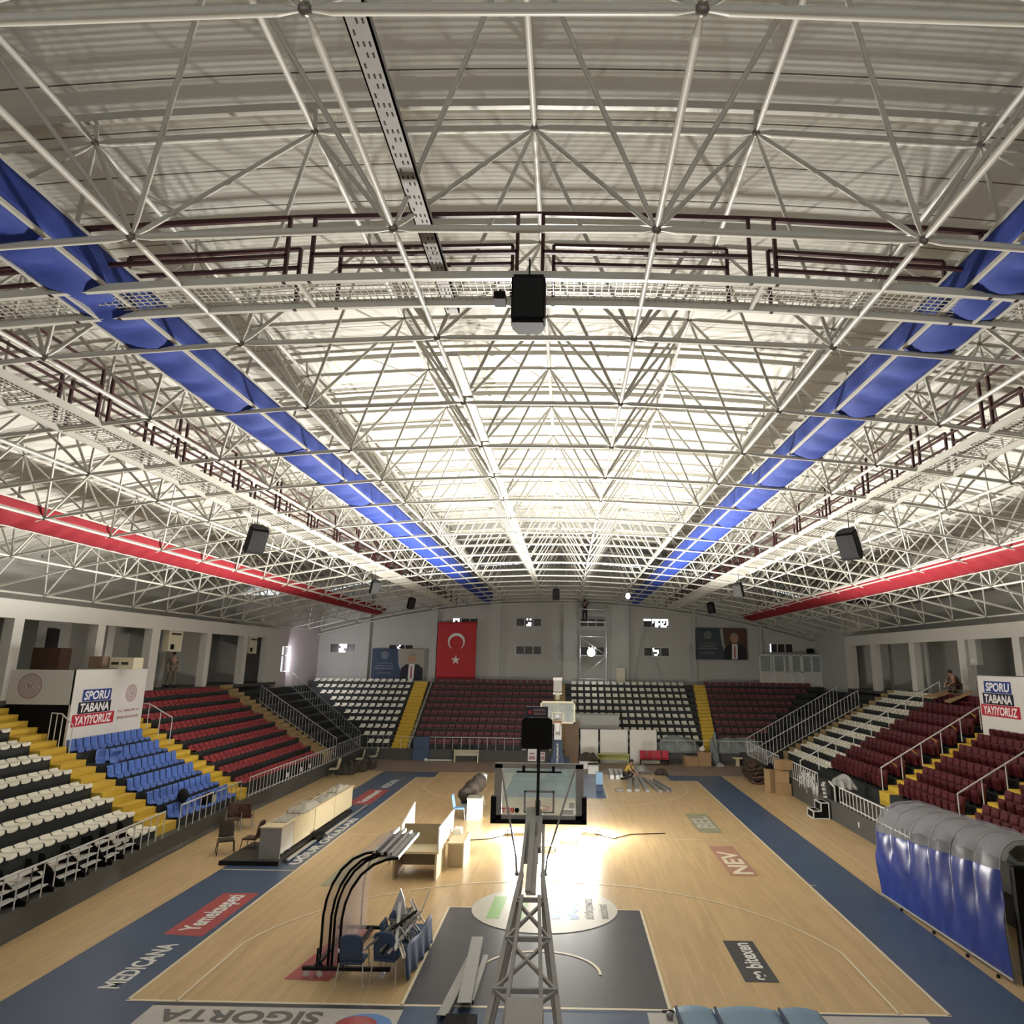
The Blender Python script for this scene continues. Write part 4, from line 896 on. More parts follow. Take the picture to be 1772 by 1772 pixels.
MB().box(-.22, .24, 24.5, 24.7, 4.55, 5.15).build('shot_clock', 'galv', t); MB().box(-.24, .26, 24.48, 24.72, 5.15, 5.3).box(-.24, .26, 24.48, 24.72, 4.40, 4.5).build('clock_cap', 'signw', t); MB().tube([(.02, 24.6, 3.1), (.02, 24.6, 4.5)], .03, 6).build('clock_pole', 'cream2', t)
MB().box(-.10, .12, 24.4, 24.5, 4.15, 4.45).build('clock_mount', 'cream2', t)

# ================================================================= FLOODLIGHTS ON THE FLOOR
for n_, (x, y, z) in enumerate(FLOODS):
    lab = ['work floodlight on the floor at the desk side end of the glaring row', 'work floodlight on the floor nearest the arm of the hoop', 'work floodlight in the middle of the glaring row on the floor', 'work floodlight on the floor at the tunnel side end of the glaring row'][n_]
    t = thing('work_floodlight', lab, 'floodlight', (x, y, 0), [.3, -.1, .2, -.4][n_], 'work floodlights on the court')
    MB().prism([(-.2, .12), (.2, .12), (.24, .20), (-.24, .20)], 'y', -.18, .18).build('housing', 'alu', t)
    MB().box(-.21, .21, -.16, .16, .205, .215).build('lens', 'lamp', t)
    MB().tube([(-.28, -.15, .02), (-.28, 0, .18), (-.28, .15, .02)], .012, 6).tube([(.28, -.15, .02), (.28, 0, .18), (.28, .15, .02)], .012, 6).tube([(-.28, 0, .18), (.28, 0, .18)], .012, 6).build('stand', 'blackm', t)
    l = bpy.data.lights.new('work_flood_light', 'POINT'); l.energy = FLOOD_W; l.color = (1, .965, .89); l.shadow_soft_size = .11
    o = bpy.data.objects.new('work_flood_light', l); o.location = (x, y, z); COL.objects.link(o)
    l = bpy.data.lights.new('work_flood_beam', 'SPOT'); l.energy = FLOOD_UP; l.color = (1, .97, .90); l.shadow_soft_size = .11; l.spot_size = math.radians(146); l.spot_blend = .3
    o = bpy.data.objects.new('work_flood_beam', l); o.location = (x, y, z+.02); o.rotation_euler = (math.radians(180+15), 0, 0); COL.objects.link(o)
def cable(label, pts, r, m): return tag(MB().tube(pts, r, 6).build('cable', m), label, 'cable')
cable('dark cable running across the court from the floodlights past the wooden desk', [(-1.5, 12.6, .02), (-2.2, 11.9, .02), (-3.3, 11.6, .02), (-4.6, 11.9, .02), (-5.4, 13.2, .02), (-5.7, 14.6, .02)], .015, 'black')
cable('dark cable leaving the floodlights towards the blue strip', [(1.6, 12.9, .02), (2.2, 12.2, .02), (2.9, 12.9, .02), (4.2, 13.1, .02)], .015, 'black')

# ================================================================= CHAIRS
def chair(label, loc, rz_, up_, leg_, arms=True, group=None):
    """upholstered stacking chair; the sitter looks along local -Y"""
    t = thing('stacking_chair', label, 'chair', loc, rz_, group)
    mb = MB()
    def P(i, j): u, v = i/8*2-1, j/6*2-1; return (u*.23*(1-.05*v*v), v*.22, .44+.02*(1-u**4)*(1-v**4))
    o = mb.grid(P, 8, 6).build('seat', up_, t); solidify(o, .05, -1)
    def Q(i, j): u, v = i/8*2-1, j/8; return (u*(.22-.03*max(0, v-.7)/.3), .22+.10*v-.04*(1-u*u), .46+.48*v-.03*(u**4)*(v > .9))
    o = MB().grid(Q, 8, 8).build('backrest', up_, t); solidify(o, .045, 0)
    for sx in (-1, 1):
        MB().tube([(sx*.23, -.20, .42), (sx*.26, -.27, 0)], .013, 6).build('leg', leg_, t)
        MB().tube([(sx*.23, .20, .42), (sx*.27, .27, 0)], .013, 6).build('leg', leg_, t)
        if arms: MB().tube([(sx*.245, -.20, .43), (sx*.26, -.05, .60), (sx*.25, .22, .66), (sx*.23, .27, .62)], .013, 6).build('side_tube', leg_, t)
    return t
chair('slate blue upholstered chair with cream legs standing behind the curved shelter', (-3.62, .86, 0), math.pi, 'denim', 'legs')
PG = 'slate blue chairs heaped with metal scrap'
for k, (x, y, r, lab) in enumerate([(-2.98, 1.02, math.pi/2+1.45, 'slate blue chair nearest the curved shelter in the row heaped with metal scrap'), (-2.92, 1.45, math.pi/2, 'slate blue chair heaped with scrap, second in its row'), (-2.85, 1.95, math.pi/2, 'slate blue chair heaped with scrap, third in its row'), (-2.78, 2.45, math.pi/2, 'slate blue chair heaped with scrap, last in its row by the key')]):
    chair(lab, (x, y, 0), r, 'denim', 'legs', True, PG)
dr = MB()
def Pd(i, j): s_ = i/20; v = j/6; return (-2.62+.03*math.sin(s_*25)*v+.15*s_+.06*v, .85+1.9*s_, .60-.56*v+.04*math.sin(s_*9)*(1-v))
o = solidify(dr.grid(Pd, 20, 6).build('dust_cover', 'denim'), .01); tag(o, 'dark blue cloth draped down the key side of the scrap-heaped chairs', 'cloth')
rnd = random.Random(5)
for k in range(9):
    x = -2.95+rnd.uniform(-.22, .22); y = .9+rnd.uniform(0, 1.5); L_ = rnd.uniform(.6, 1.3); a = rnd.uniform(-.5, .5)+math.pi/2; up_ = rnd.uniform(.0, .35); z = .55+.04*k
    d = V((math.cos(a)*L_*.5, math.sin(a)*L_*.5, up_*L_*.5)); c0 = V((x, y, z+.08))
    m_ = ['galv', 'legs', 'white', 'blackm', 'galv'][k % 5]
    o = MB().beam(c0-d, c0+d, .05, .03).beam(c0-d+V((.03, 0, .03)), c0+d+V((.03, 0, .03)), .01, .05).build('metal_profile', m_)
    tag(o, ['galvanised', 'cream', 'white', 'black', 'grey'][k % 5]+' metal profile lying in the scrap heap on the slate blue chairs', 'profile', 'loose profiles in the scrap heap')
for a, b, m_, nm, lab in (((-3.1, 1.9, .7), (-3.05, 2.15, 1.35), 'white', 'leaning_board', 'white board standing up out of the scrap heap'), ((-2.65, 2.2, .7), (-2.5, 2.5, 1.15), 'legs', 'wooden_stick', 'cream stick poking up from the scrap heap'), ((-2.85, 1.0, .75), (-2.55, 1.9, .95), 'galv', 'steel_tube', 'bright steel tube lying slantwise on the scrap heap')):
    if nm == 'leaning_board': MBo = MB().prism([(-3.25, .75), (-2.85, .72), (-2.93, 1.15), (-3.02, 1.36)], 'y', 1.95, 1.99)
    else: MBo = MB().tube([a, b], .018, 6)
    tag(MBo.build(nm.replace('leaning_board','board_offcut').replace('stick','rod'), m_), lab, 'scrap')
mb = MB(); rnd = random.Random(8)
for k in range(120): c0 = V((-2.95+rnd.uniform(-.24, .22), .85+rnd.uniform(0, 1.7), .52+rnd.uniform(0, .36))); d = V((rnd.uniform(-.12, .12), rnd.uniform(-.12, .12), rnd.uniform(-.05, .08))); mb.beam(c0-d, c0+d, .03, .02)
tag(mb.build('scrap_heap', 'grey_arm'), 'tangled small metal scrap filling the row of slate blue chairs', 'scrap')['kind'] = 'stuff'

# curved telescopic bench shelter
t = thing('bench_shelter', 'nested curved bench shelter with black ribs and silver roof bars on a wheeled rack', 'shelter', (0, 0, 0))
prof = [(0, .10), (0, 1.05), (.05, 1.35), (.16, 1.65), (.34, 1.92), (.58, 2.12), (.85, 2.23), (1.12, 2.27)]
for k, (dx, dy, top) in enumerate(((0, 0, 1), (.17, 0, .99), (.24, .02, .98), (.40, -.05, .955))):
    pts = [(-4.42+dx+u*(.92+.02*k), 1.25+dy, z*top) for u, z in prof]
    MB().tube(pts, .028, 8).build('rib', 'black', t)
    if k in (0, 2, 3):
        def Ps(i, j, pts=pts): a = pts[j]; return (a[0], a[1]+1.95*i/6, a[2])
        MB().grid(Ps, 6, len(pts)-1).build('clear_panel', 'poly', t)
MB().tube([(-4.2+u*.9, 3.3, z*.97) for u, z in prof[:-2]], .026, 8).build('rib', 'black', t)
for dx, z in ((.98, 2.25), (1.14, 2.22), (1.28, 2.19), (1.45, 2.14)): MB().box(-4.42+dx-.03, -4.42+dx+.03, 1.2, 3.25, z, z+.05).build('roof_bar', 'alu', t)
MB().box(-3.5, -2.98, 1.25, 3.2, 2.16, 2.19).build('roof_sheet', 'galv', t)
MB().box(-4.7, -2.95, 1.05, 1.13, .12, .18).box(-4.7, -2.95, 3.2, 3.28, .12, .18).box(-4.5, -4.42, 1.1, 3.25, .12, .18).box(-3.95, -3.87, 1.1, 3.25, .12, .18).beam((-4.42, 1.1, .15), (-4.42, 1.1, .5), .04, .04).beam((-4.3, 1.1, .15), (-4.42, 1.1, .4), .03, .03).build('rack', 'blackm', t)
for x in (-4.62, -4.35, -3.1):
    for y in (1.09, 3.24): MB().prism(disc((x, .06), .06, 12), 'y', y-.03, y+.03).build('wheel', 'rail', t)

# ================================================================= DESKS
t = thing('desk', 'maple office desk with dark knee space and a tall white screen on its side', 'desk', (0, 0, 0))
MB().box(-4.46, -4.40, 7.25, 8.6, 0, .70).build('side_panel', 'board_d', t); MB().box(-3.24, -3.18, 7.2, 8.6, 0, .70).build('side_panel', 'board', t)
MB().box(-4.50, -3.14, 7.2, 8.65, .70, .76).build('worktop', 'board', t); MB().box(-4.4, -3.24, 8.3, 8.33, .12, .70).build('modesty_panel', 'board_d', t)
MB().box(-4.36, -3.2, 8.1, 8.14, .76, 1.32).build('rear_screen', 'board_d', t); MB().box(-3.20, -3.16, 7.3, 8.05, .74, 1.38).box(-3.20, -3.16, 8.09, 9.9, .74, 1.38).build('side_screen', 'wboard', t)
t = thing('triangular_board', 'white triangular board standing upright behind the desk', 'board', (0, 0, 0))
MB().prism([(9.3, .74), (9.3, 1.0), (11.2, 1.35), (11.2, .55), (10.4, .3), (9.5, .3)], 'x', -4.75, -4.71).build('board', 'wboard', t); MB().tube([(-4.73, 11.15, .5), (-4.6, 11.3, 0)], .015, 6).tube([(-4.73, 9.4, .5), (-4.6, 9.3, 0)], .015, 6).build('prop', 'legs', t)
t = thing('trestle', 'narrow maple trestle with slim uprights left of the desk screen', 'trestle', (0, 0, 0))
for x in (-4.9, -4.62): MB().box(x-.02, x+.02, 8.7, 8.74, 0, .95).build('upright', 'board_d', t)
MB().box(-4.92, -4.6, 8.7, 8.76, .60, .95).build('panel', 'board', t)
t = thing('pedestal_cabinet', 'low maple cabinet next to the desk, its floodlit side coloured white', 'cabinet', (0, 0, 0))
MB().box(-3.08, -2.62, 8.5, 9.85, 0, .66).build('body', 'board_d', t); MB().box(-3.1, -2.60, 8.48, 9.9, .66, .70).build('top', 'board', t); MB().box(-2.62, -2.59, 8.5, 9.88, .0, .69).build('lit_side', 'wboard', t)  # side facing the floodlights is coloured white for their glare
t = thing('paper_stack', 'small white carton on the low cabinet behind the side screen', 'carton', (-2.95, 9.6, .70)); MB().box(-.12, .12, -.15, .15, 0, .18).build('body', 'wboard', t); MB().box(-.1, .1, -.13, .13, .18, .2).build('lid', 'white', t)
t = thing('pedestal_cabinet', 'white cabinet lit brightly beside the light blue chair', 'cabinet', (0, 0, 0))
MB().box(-3.40, -2.85, 14.8, 15.5, 0, .78).build('body', 'wboard', t); MB().box(-3.42, -2.83, 14.78, 15.52, .78, .82).build('top', 'beige', t); MB().box(-2.95, -2.93, 14.775, 14.79, .4, .5).build('handle', 'alu', t)
chair('light blue chair facing the white cabinet in front of the black bags', (-3.72, 15.0, 0), math.pi/2, 'ltblue', 'rail', False)
for k, y in enumerate((15.9, 16.7, 17.5)): chair('grey-blue chair loaded with black bags, %s in its row' % ORD[k], (-3.55+.12*k, y, 0), math.pi/2, 'ltblue', 'rail', False, 'chairs loaded with black bags')
for k, (x, y, z, sx, sy, sz) in enumerate([(-3.6, 15.8, .78, .32, .38, .30), (-3.45, 16.5, .92, .34, .45, .34), (-3.25, 17.2, 1.0, .34, .42, .36), (-3.35, 16.1, 1.05, .25, .3, .2)]):
    rnd = random.Random(k); mb = MB().ball((0, 0, 0), sx, sy, sz, 14, 9); mb.v = [(a*(1+rnd.uniform(-.12, .12)), b*(1+rnd.uniform(-.12, .12)), c_*(1+rnd.uniform(-.15, .1))) for a, b, c_ in mb.v]
    o = tag(mb.build('bag', 'carpet'), 'black bag piled on the chairs behind the white cabinet, %s along' % ORD[k], 'bag', 'black bags on the chairs'); o.location = (x, y, z)
t = thing('paint_drum_lid', 'white tub wedged among the black bags', 'tub', (-3.1, 17.6, .95)); MB().lathe([(.0, 0), (.14, 0), (.16, .34), (.13, .34), (.12, .05)], (0, 0, 0), 14).build('body', 'white', t); MB().tube([(-.15, 0, .3), (0, -.1, .45), (.15, 0, .3)], .008, 5).build('handle', 'alu', t)

# ================================================================= SCORER TABLE AND ITS CHAIRS
t = thing('scorer_table', 'very long maple-fronted scorer table standing on a dark low platform', 'table', (0, 0, 0))
MB().box(-8.95, -8.30, 8.62, 8.68, .12, 1.0).build('end_panel', 'grey_arm', t)
for k, (a, b, m_) in enumerate(((8.68, 9.7, 'wboard'), (9.72, 11.6, 'board'), (11.64, 13.7, 'board'), (13.74, 15.9, 'board'))): MB().box(-8.36, -8.32, a, b, .24, 1.0).build('front_panel', m_, t)
MB().box(-8.98, -8.28, 8.6, 16.0, 1.0, 1.04).build('table_top', 'board', t)
for y in (9.2, 9.75, 11.62, 13.72, 15.8): MB().box(-8.5, -8.42, y-.03, y+.03, .12, .3).build('leg', 'alu', t)
t = thing('platform', 'low dark carpeted platform under the scorer table', 'platform', (0, 0, 0)); MB().box(-10.0, -8.22, 8.35, 10.6, 0, .12).box(-9.0, -8.3, 10.6, 16, 0, .1).build('deck', 'carpet', t); MB().box(-10.02, -8.2, 8.33, 8.37, .0, .13).build('edge', 'blackm', t)
t = thing('led_board_rail', 'thin aluminium rail lying on the blue floor in front of the scorer table', 'rail', (0, 0, 0)); MB().box(-8.12, -8.04, 8.7, 11.2, .05, .11).box(-8.04, -7.96, 11.9, 17.0, .05, .11).build('rail', 'alu', t); MB().box(-8.15, -8.1, 8.7, 17, .0, .05).build('foot_strip', 'blackm', t)
t = thing('cable_box', 'dark lumpy equipment bag on the floor between the two rails', 'bag', (-8.1, 11.5, .0)); MB().ball((0, 0, .14), .16, .45, .15, 12, 7).build('body', 'black', t); MB().tube([(-.05, -.2, .26), (0, 0, .36), (.05, .2, .26)], .012, 5).build('strap', 'blackm', t)
def sheetlump(name, lab, cat, c, sx, sy, sz, m, seed, n=26, rough=.12, **kw):
    """crumpled cloth lump resting at c"""
    rnd = random.Random(seed); ph = [(rnd.uniform(2, 7), rnd.uniform(2, 7), rnd.uniform(0, 6)) for _ in range(6)]
    def P(i, j):
        u, v = i/n*2-1, j/n*2-1; e = max(abs(u), abs(v)); h = (1-e**3.2)*(1+sum(math.sin(a*u+b*v+c_)*rough for a, b, c_ in ph))
        k = 1+.06*math.sin(9*u+seed)*math.cos(7*v)
        return (c[0]+u*sx*k, c[1]+v*sy*k, c[2]+max(.004, sz*h))
    return tag(solidify(MB().grid(P, n, n).build(name, m), .012, 1), lab, cat)
sheetlump('crumpled_cloth', 'pale grey crumpled cloth on the scorer table with a corner hanging down', 'cloth', (-8.62, 11.3, 1.04), .28, .8, .21, 'beige', 3)
sheetlump('crumpled_cloth', 'flat creased beige cloth on the near end of the scorer table', 'cloth', (-8.65, 9.8, 1.04), .24, .6, .025, 'beige', 4)
sheetlump('crumpled_cloth', 'beige bundle towards the far end of the scorer table', 'cloth', (-8.62, 13.2, 1.04), .24, .8, .05, 'beige', 6)
sheetlump('crumpled_cloth', 'crumpled white bundle at the far end of the scorer table', 'cloth', (-8.62, 14.9, 1.04), .22, .7, .16, 'beige', 7)
chair('dark chair with curved legs standing alone off the end of the scorer table', (-10.45, 9.6, 0), .5, 'carpet', 'blackm', False)
chair('dark red-brown chair tucked behind the near end of the scorer table', (-9.75, 9.9, 0), -math.pi/2, 'brown', 'blackm', False)
for k, y in enumerate((11.4, 12.9, 13.6, 14.4)): chair('dark chair behind the scorer table, %s along from the cloth heap' % ORD[k], (-9.5, y, 0), -math.pi/2, 'brown', 'blackm', False, 'dark chairs behind the scorer table')
for k, (x, y, r) in enumerate([(-11.6, 12.5, .4), (-11.5, 13.2, 2.0), (-11.35, 12.9, 3.4)]):
    chair(['brown tube chair stacked against the kerb gate', 'overturned-looking brown chair beside the kerb gate', 'brown chair nearest the scorer table in the kerb gate cluster'][k], (x, y, .0), r, 'brown', 'grey_arm', True)
# cream armchairs by the far corner
for k, (x, y) in enumerate([(-11.9, 24.3), (-11.7, 28.2), (-11.2, 29.3)]): chair(['cream padded chair at the corner near the red seats', 'cream chair by the far corner railing', 'cream chair closest to the far stand in the corner'][k], (x, y, 0), -math.pi/2+.2*k, 'cream2', 'blackm', True)
for k, (x, y, s_) in enumerate([(-11.6, 25.6, .5), (-11.2, 26.6, .45), (-10.9, 27.6, .35)]): sheetlump('dark_sack', 'dark bundle on the floor by the cream chairs, %s along' % ORD[k], 'bundle', (x, y, 0), s_, s_*1.2, s_, 'carpet', 20+k)
# items on the kerb walkway
t = thing('office_fan', 'dark grey round-headed stand with a tubular base in front of the blue seats', 'fan', (-12.75, 10.95, .62)); MB().ball((0, 0, .86), .19, .14, .24, 14, 8).build('head', 'blackm', t); MB().tube([(0, 0, 0), (0, 0, .7)], .025).build('pole', 'blackm', t); MB().tube([(-.25, -.2, .02), (0, 0, .3), (.25, .2, .02)], .02).tube([(-.25, .2, .02), (0, 0, .3), (.25, -.2, .02)], .02).build('base', 'grey_arm', t)
t = thing('framed_case', 'black case with a cream panel leaning on the railing below the blue seats', 'case', (-12.65, 12.6, .6)); MB().prism([(-.35, 0), (.35, 0), (.35, .5), (.2, .68), (-.2, .68), (-.35, .5)], 'x', -.1, .1).build('shell', 'black', t); MB().box(.1, .13, .02, .26, .12, .58).build('panel', 'cream2', t)
for k, y in enumerate((19.5, 21.2, 22.4)):
    crate('equipment_case', 'small dark case on the walkway below the red seats, %s along' % ORD[k], 'case', -12.95, -12.6, y, y+.5, .6, 1.05, 'black', [('label', 'white', (.175, .19, -.15, .15, .1, .3))])
def rack(label, x, y, r, n=3, L_=.95):
    t = thing('bench_rack', label, 'bench rack', (x, y, .6), r, 'white slatted racks on the walkway')
    for k in range(n): MB().box(-.10+.14*k*-1, .10-.14*k, -L_/2, L_/2, .16+.17*k, .185+.17*k).build('slat', 'rail', t)
    for sy in (-1, 1): MB().prism([(.24, 0), (-.5, 0), (-.5, .75), (-.38, .75), (-.28, .5), (-.14, .4), (0, .2), (.24, .1)], 'y', sy*L_/2-.02, sy*L_/2+.02).build('end_frame', 'black', t)
for k, (x, y, L_) in enumerate([(-11.95, .9, 1.3), (-11.98, 2.25, 1.1), (-12.02, 3.3, 1.0), (-12.1, 4.6, .75), (-12.15, 5.5, .75), (-12.12, 6.3, .6), (-12.3, 7.2, .75)]):
    rack('white slatted rack on the walkway below the ivory seats, %s from the yellow steps' % ORD[6-k], x, y, .05*(k % 3), 3, L_)
# ================================================================= STEEL CHANNELS ON THE KEY
def channel(label, a, b, w_, h_, group):
    a, b = V(a), V(b); d = (b-a).normalized(); r = d.cross(V((0,0,1))).normalized()
    mb = MB().beam(a, b, w_, .012); 
    for sd in (-1, 1): mb.beam(a+r*sd*w_/2+V((0,0,-h_/2)), b+r*sd*w_/2+V((0,0,-h_/2)), .012, h_)
    return tag(mb.build('steel_channel', 'galv'), label, 'steel profile', group)
channel('wide grey steel channel lying on the dark key, uppermost', (-1.28, -.25, .17), (-1.42, 2.75, .17), .24, .07, 'steel channels on the key')
channel('narrower grey steel channel lying slantwise under the wide one', (-1.62, -.55, .10), (-1.38, 2.6, .10), .18, .07, 'steel channels on the key')
channel('thin steel channel just showing beside the wide one', (-1.2, .1, .06), (-1.15, 2.1, .06), .10, .05, 'steel channels on the key')
tag(MB().beam((-1.55, -.75, .06), (-1.0, -.75, .06), .5, .10).build('timber_block', 'black'), 'black block under the near ends of the steel channels', 'block')

# ================================================================= PLASTIC-COVERED TUNNEL
t = thing('covered_tunnel', 'arched tunnel wrapped in blue and clear plastic film along the sideline', 'tunnel', (0, 0, 0))
tp = [(9.22, .04), (9.14, .9), (9.12, 1.6), (9.18, 1.95), (9.40, 2.28), (9.75, 2.46), (10.2, 2.50), (10.7, 2.36), (11.1, 2.05), (11.35, 1.6)]
tpn = [(9.50, .04), (9.46, 1.2), (9.45, 2.0), (9.5, 2.35), (9.6, 2.55), (9.78, 2.68), (10.1, 2.72), (10.6, 2.6), (11.1, 2.3), (11.4, 1.8)]
NT, NU = 96, 36
def tun(i, j):
    s_ = i/NT; q = j/NU*9; a = int(min(q, 8.999)); f = q-a; y = 6.55-5.2*s_
    pa = [tp[a][k]*(1-s_)+tpn[a][k]*s_ for k in (0, 1)]; pb = [tp[a+1][k]*(1-s_)+tpn[a+1][k]*s_ for k in (0, 1)]
    x, z = pa[0]*(1-f)+pb[0]*f, pa[1]*(1-f)+pb[1]*f
    bulge = abs(math.sin(s_*math.pi*6)); k = min(1, z/1.2)
    off = (.10*bulge-.05)*k*.9 if z > 1.2 else .03*bulge*k
    w_ = .016*math.sin(s_*31+z*2.6)*math.sin(z*2.0)+.008*math.sin(s_*70-z*5)
    nx = -1 if a < 4 else (0 if a < 7 else .6); nz = 0 if a < 3 else 1
    return (x+nx*(off+w_), y, max(.02, z+nz*(off+w_*.6)))
cut = 9
MB().grid(lambda i, j: tun(i, j*cut/ (cut)), NT, cut).build('blue_film', 'tarpblue', t)
MB().grid(lambda i, j: tun(i, cut+j), NT, NU-cut).build('clear_film', 'tarp', t)
for k in range(7):
    s_ = k/6; pts = [V((tp[a][0]*(1-s_)+tpn[a][0]*s_+.05, 6.5-5.1*s_, (tp[a][1]*(1-s_)+tpn[a][1]*s_)-.05)) for a in range(10)]
    MB().tube(pts, .02, 6).build('hoop', 'grey_arm', t)
MB().tube([(9.2, 6.55, .07), (9.48, 1.3, .07)], .03, 6).build('ground_tube', 'grey_arm', t)
mb = MB()
mb2 = MB()
def inner(i, j): x, y, z = tun(i, 12+j); return (x+.10, y, z-.08)
MB().grid(inner, NT, NU-12).build('inner_cover', 'sheet', t)
for k, y in enumerate((5.4, 3.9, 2.6, 1.6)): MB().ball((9.2+.05*k, y, .03), .04).build('foot', 'blackm', t)
t = thing('scoreboard_cabinet', 'black cabinet with pale windows standing at the near mouth of the tunnel', 'cabinet', (0, 0, 0))
MB().box(9.62, 11.2, 1.1, 1.25, 0, 2.2).build('body', 'black', t)
for r_ in range(7):
    for c_ in range(3):
        if r_ != 3: MB().box(9.82+.28*c_, 10.04+.28*c_, 1.085, 1.1, .5+.19*r_, .64+.19*r_).build('window', 'grey_arm', t)

# ================================================================= SIDE OBJECTS, TUNNEL SIDE
t = thing('flight_case_steps', 'black two-step box with white aluminium edges against the kerb', 'steps', (0, 0, 0)); prf = [(10.68, 0), (11.32, 0), (11.32, .62), (11.0, .62), (11.0, .30), (10.68, .30)]
MB().prism(prf, 'y', 16.0, 16.7).build('body', 'black', t); mb = MB()
for y in (16.0, 16.7):
    for a, b in zip(prf, prf[1:]+prf[:1]): mb.beam((a[0], y, max(.02, a[1])), (b[0], y, max(.02, b[1])), .045, .045)
for a in prf: mb.beam((a[0], 16.0, max(.02, a[1])), (a[0], 16.7, max(.02, a[1])), .045, .045)
mb.build('edge_trim', 'rail', t)
crate('socket_box', 'small white socket box on the dark kerb beside the two-step box', 'socket', 11.38, 11.43, 13.2, 13.28, .3, .48, 'white', [('slot', 'dark', (-.025, -.02, -.02, .02, .05, .08))])
mb = MB(); rnd = random.Random(3)
for k in range(26):
    y = 17.4+rnd.uniform(0, 2.6); y2 = y+rnd.uniform(-.25, .25); z = .85+rnd.uniform(.1, .7); pts = [(11.42+rnd.uniform(-.06, .06), y+(y2-y)*q/5, z-rnd.uniform(.2, .5)*math.sin(math.pi*q/5)*1.3+.0) for q in range(6)]
    mb.tube(pts, .018, 5)
tag(mb.build('cable_tangle', 'rail'), 'tangle of white cables hung over the kerb railing past the two-step box', 'cables')['kind'] = 'stuff'
for k in range(4): MB_ = tag(MB().beam((11.3, 16.25+.08*k, .80+.14*k), (11.55, 17.0, .84+.14*k), .14, .05).build('stacked_plank', 'rail'), 'white slat stacked on the kerb behind the two-step box, %s from the bottom' % ORD[k], 'slat', 'white slats on the kerb')
t = thing('black_stand', 'black box with a white slanted edge beside the white slats on the kerb', 'case', (11.6, 15.9, .74)); MB().box(-.12, .12, -.25, .25, 0, .55).build('body', 'black', t); MB().beam((-.13, -.27, 0), (-.13, -.27, .55), .05, .05).beam((-.13, -.27, .55), (-.13, .3, .7), .05, .05).build('edge', 'rail', t)
sheetlump('grey_cover', 'light grey plastic cover heaped on the kerb by the near maroon seats', 'cover', (12.05, 16.2, 1.2), .35, .6, .35, 'galv', 31)
def cartons(L_):
    for k, (lab, x0, x1, y0, y1, z0, z1, r) in enumerate(L_):
        t = thing('cardboard_box', lab, 'cardboard box', ((x0+x1)/2, (y0+y1)/2, z0), r); hx, hy, h = (x1-x0)/2, (y1-y0)/2, z1-z0
        MB().box(-hx, hx, -hy, hy, 0, h).build('body', 'card', t); MB().box(-.03, .03, -hy-.004, hy+.004, h, h+.004).build('tape', 'beige', t); MB().prism([(-hx, h), (0, h+.004), (0, h+.012), (-hx-.05, h+.05)], 'y', -hy, hy).build('flap', 'card', t)
cartons([('large cardboard box on the floor at the kerb, bottom of the stack', 10.75, 11.35, 20.9, 21.5, 0, .55, .05), ('cardboard box standing on the big one in the kerb stack', 10.72, 11.3, 20.95, 21.45, .55, 1.12, -.08), ('topmost cardboard box of the kerb stack with open flap', 10.8, 11.45, 20.9, 21.5, 1.17, 1.6, .12), ('cardboard box leaning behind the kerb stack', 10.45, 10.8, 21.6, 22.1, 0, 1.05, .3),
         ('low brown cardboard box in front of the grey sheets', 7.75, 8.6, 30.1, 30.7, 0, .55, .1), ('taller pinkish cardboard box in front of the grey sheets', 8.65, 9.45, 30.2, 30.8, 0, .8, -.1)])
t = thing('plastic_bag', 'white plastic bag on top of the taller far cardboard box', 'bag', (8.95, 30.5, .82)); MB().ball((0, 0, .14), .2, .18, .16, 10, 6).build('body', 'white', t); MB().ball((.05, 0, .3), .05, .05, .08, 8, 5).build('knot', 'white', t)
for k in range(7):
    rnd = random.Random(40+k); z = .02+.14*k; s_ = 1-.07*k
    def Pc(i, j, z=z, s_=s_, rnd=rnd, k=k): u, v = i/10*2-1, j/10*2-1; return (10.95-.04*k+u*.55*s_+.1*math.sin(v*2+k), 25.3+v*1.25*s_+.12*math.sin(u*2+k*2), z+.05*math.sin(u*4+k)+.04*math.sin(v*5+k*1.7)+.03)
    tag(solidify(MB().grid(Pc, 10, 10).build('folded_carpet', 'carpet' if k % 2 else 'brown'), .09, 0), 'dark folded carpet in the pile by the corner stairs, %s from the floor' % ORD[k], 'carpet', 'folded dark carpets')
sheetlump('dark_blanket', 'black blanket thrown over the back of the carpet pile', 'blanket', (11.3, 24.3, .0), .35, .6, .8, 'black', 51)
sheetlump('dust_sheet', 'big grey dust sheet over goods behind the white railing, next to the white panels', 'dust sheet', (7.7, 31.9, .62), 1.45, .75, .85, 'sheet', 61, 34, .10)
sheetlump('dust_sheet', 'big grey dust sheet bulging behind the railing near the corner stairs', 'dust sheet', (11.4, 31.9, .62), 1.75, .75, .85, 'sheet', 62, 34, .10)
o = sheetlump('dust_sheet', 'grey sheet tail hanging over the railing between the two covered heaps', 'dust sheet', (9.75, 31.0, .05), .3, .22, 1.35, 'sheet', 63, 20, .12)
crate('stool', 'small pale wooden stool in front of the far kerb near the carpets', 'stool', 11.0, 11.2, 30.4, 30.6, 0, .45, 'board', [('seat', 'board', (-.28, .28, -.2, .2, .43, .5))])
sheetlump('litter_bag', 'small white and blue litter bag on the floor in front of the far kerb', 'bag', (9.95, 30.2, 0), .25, .2, .18, 'galv', 71)
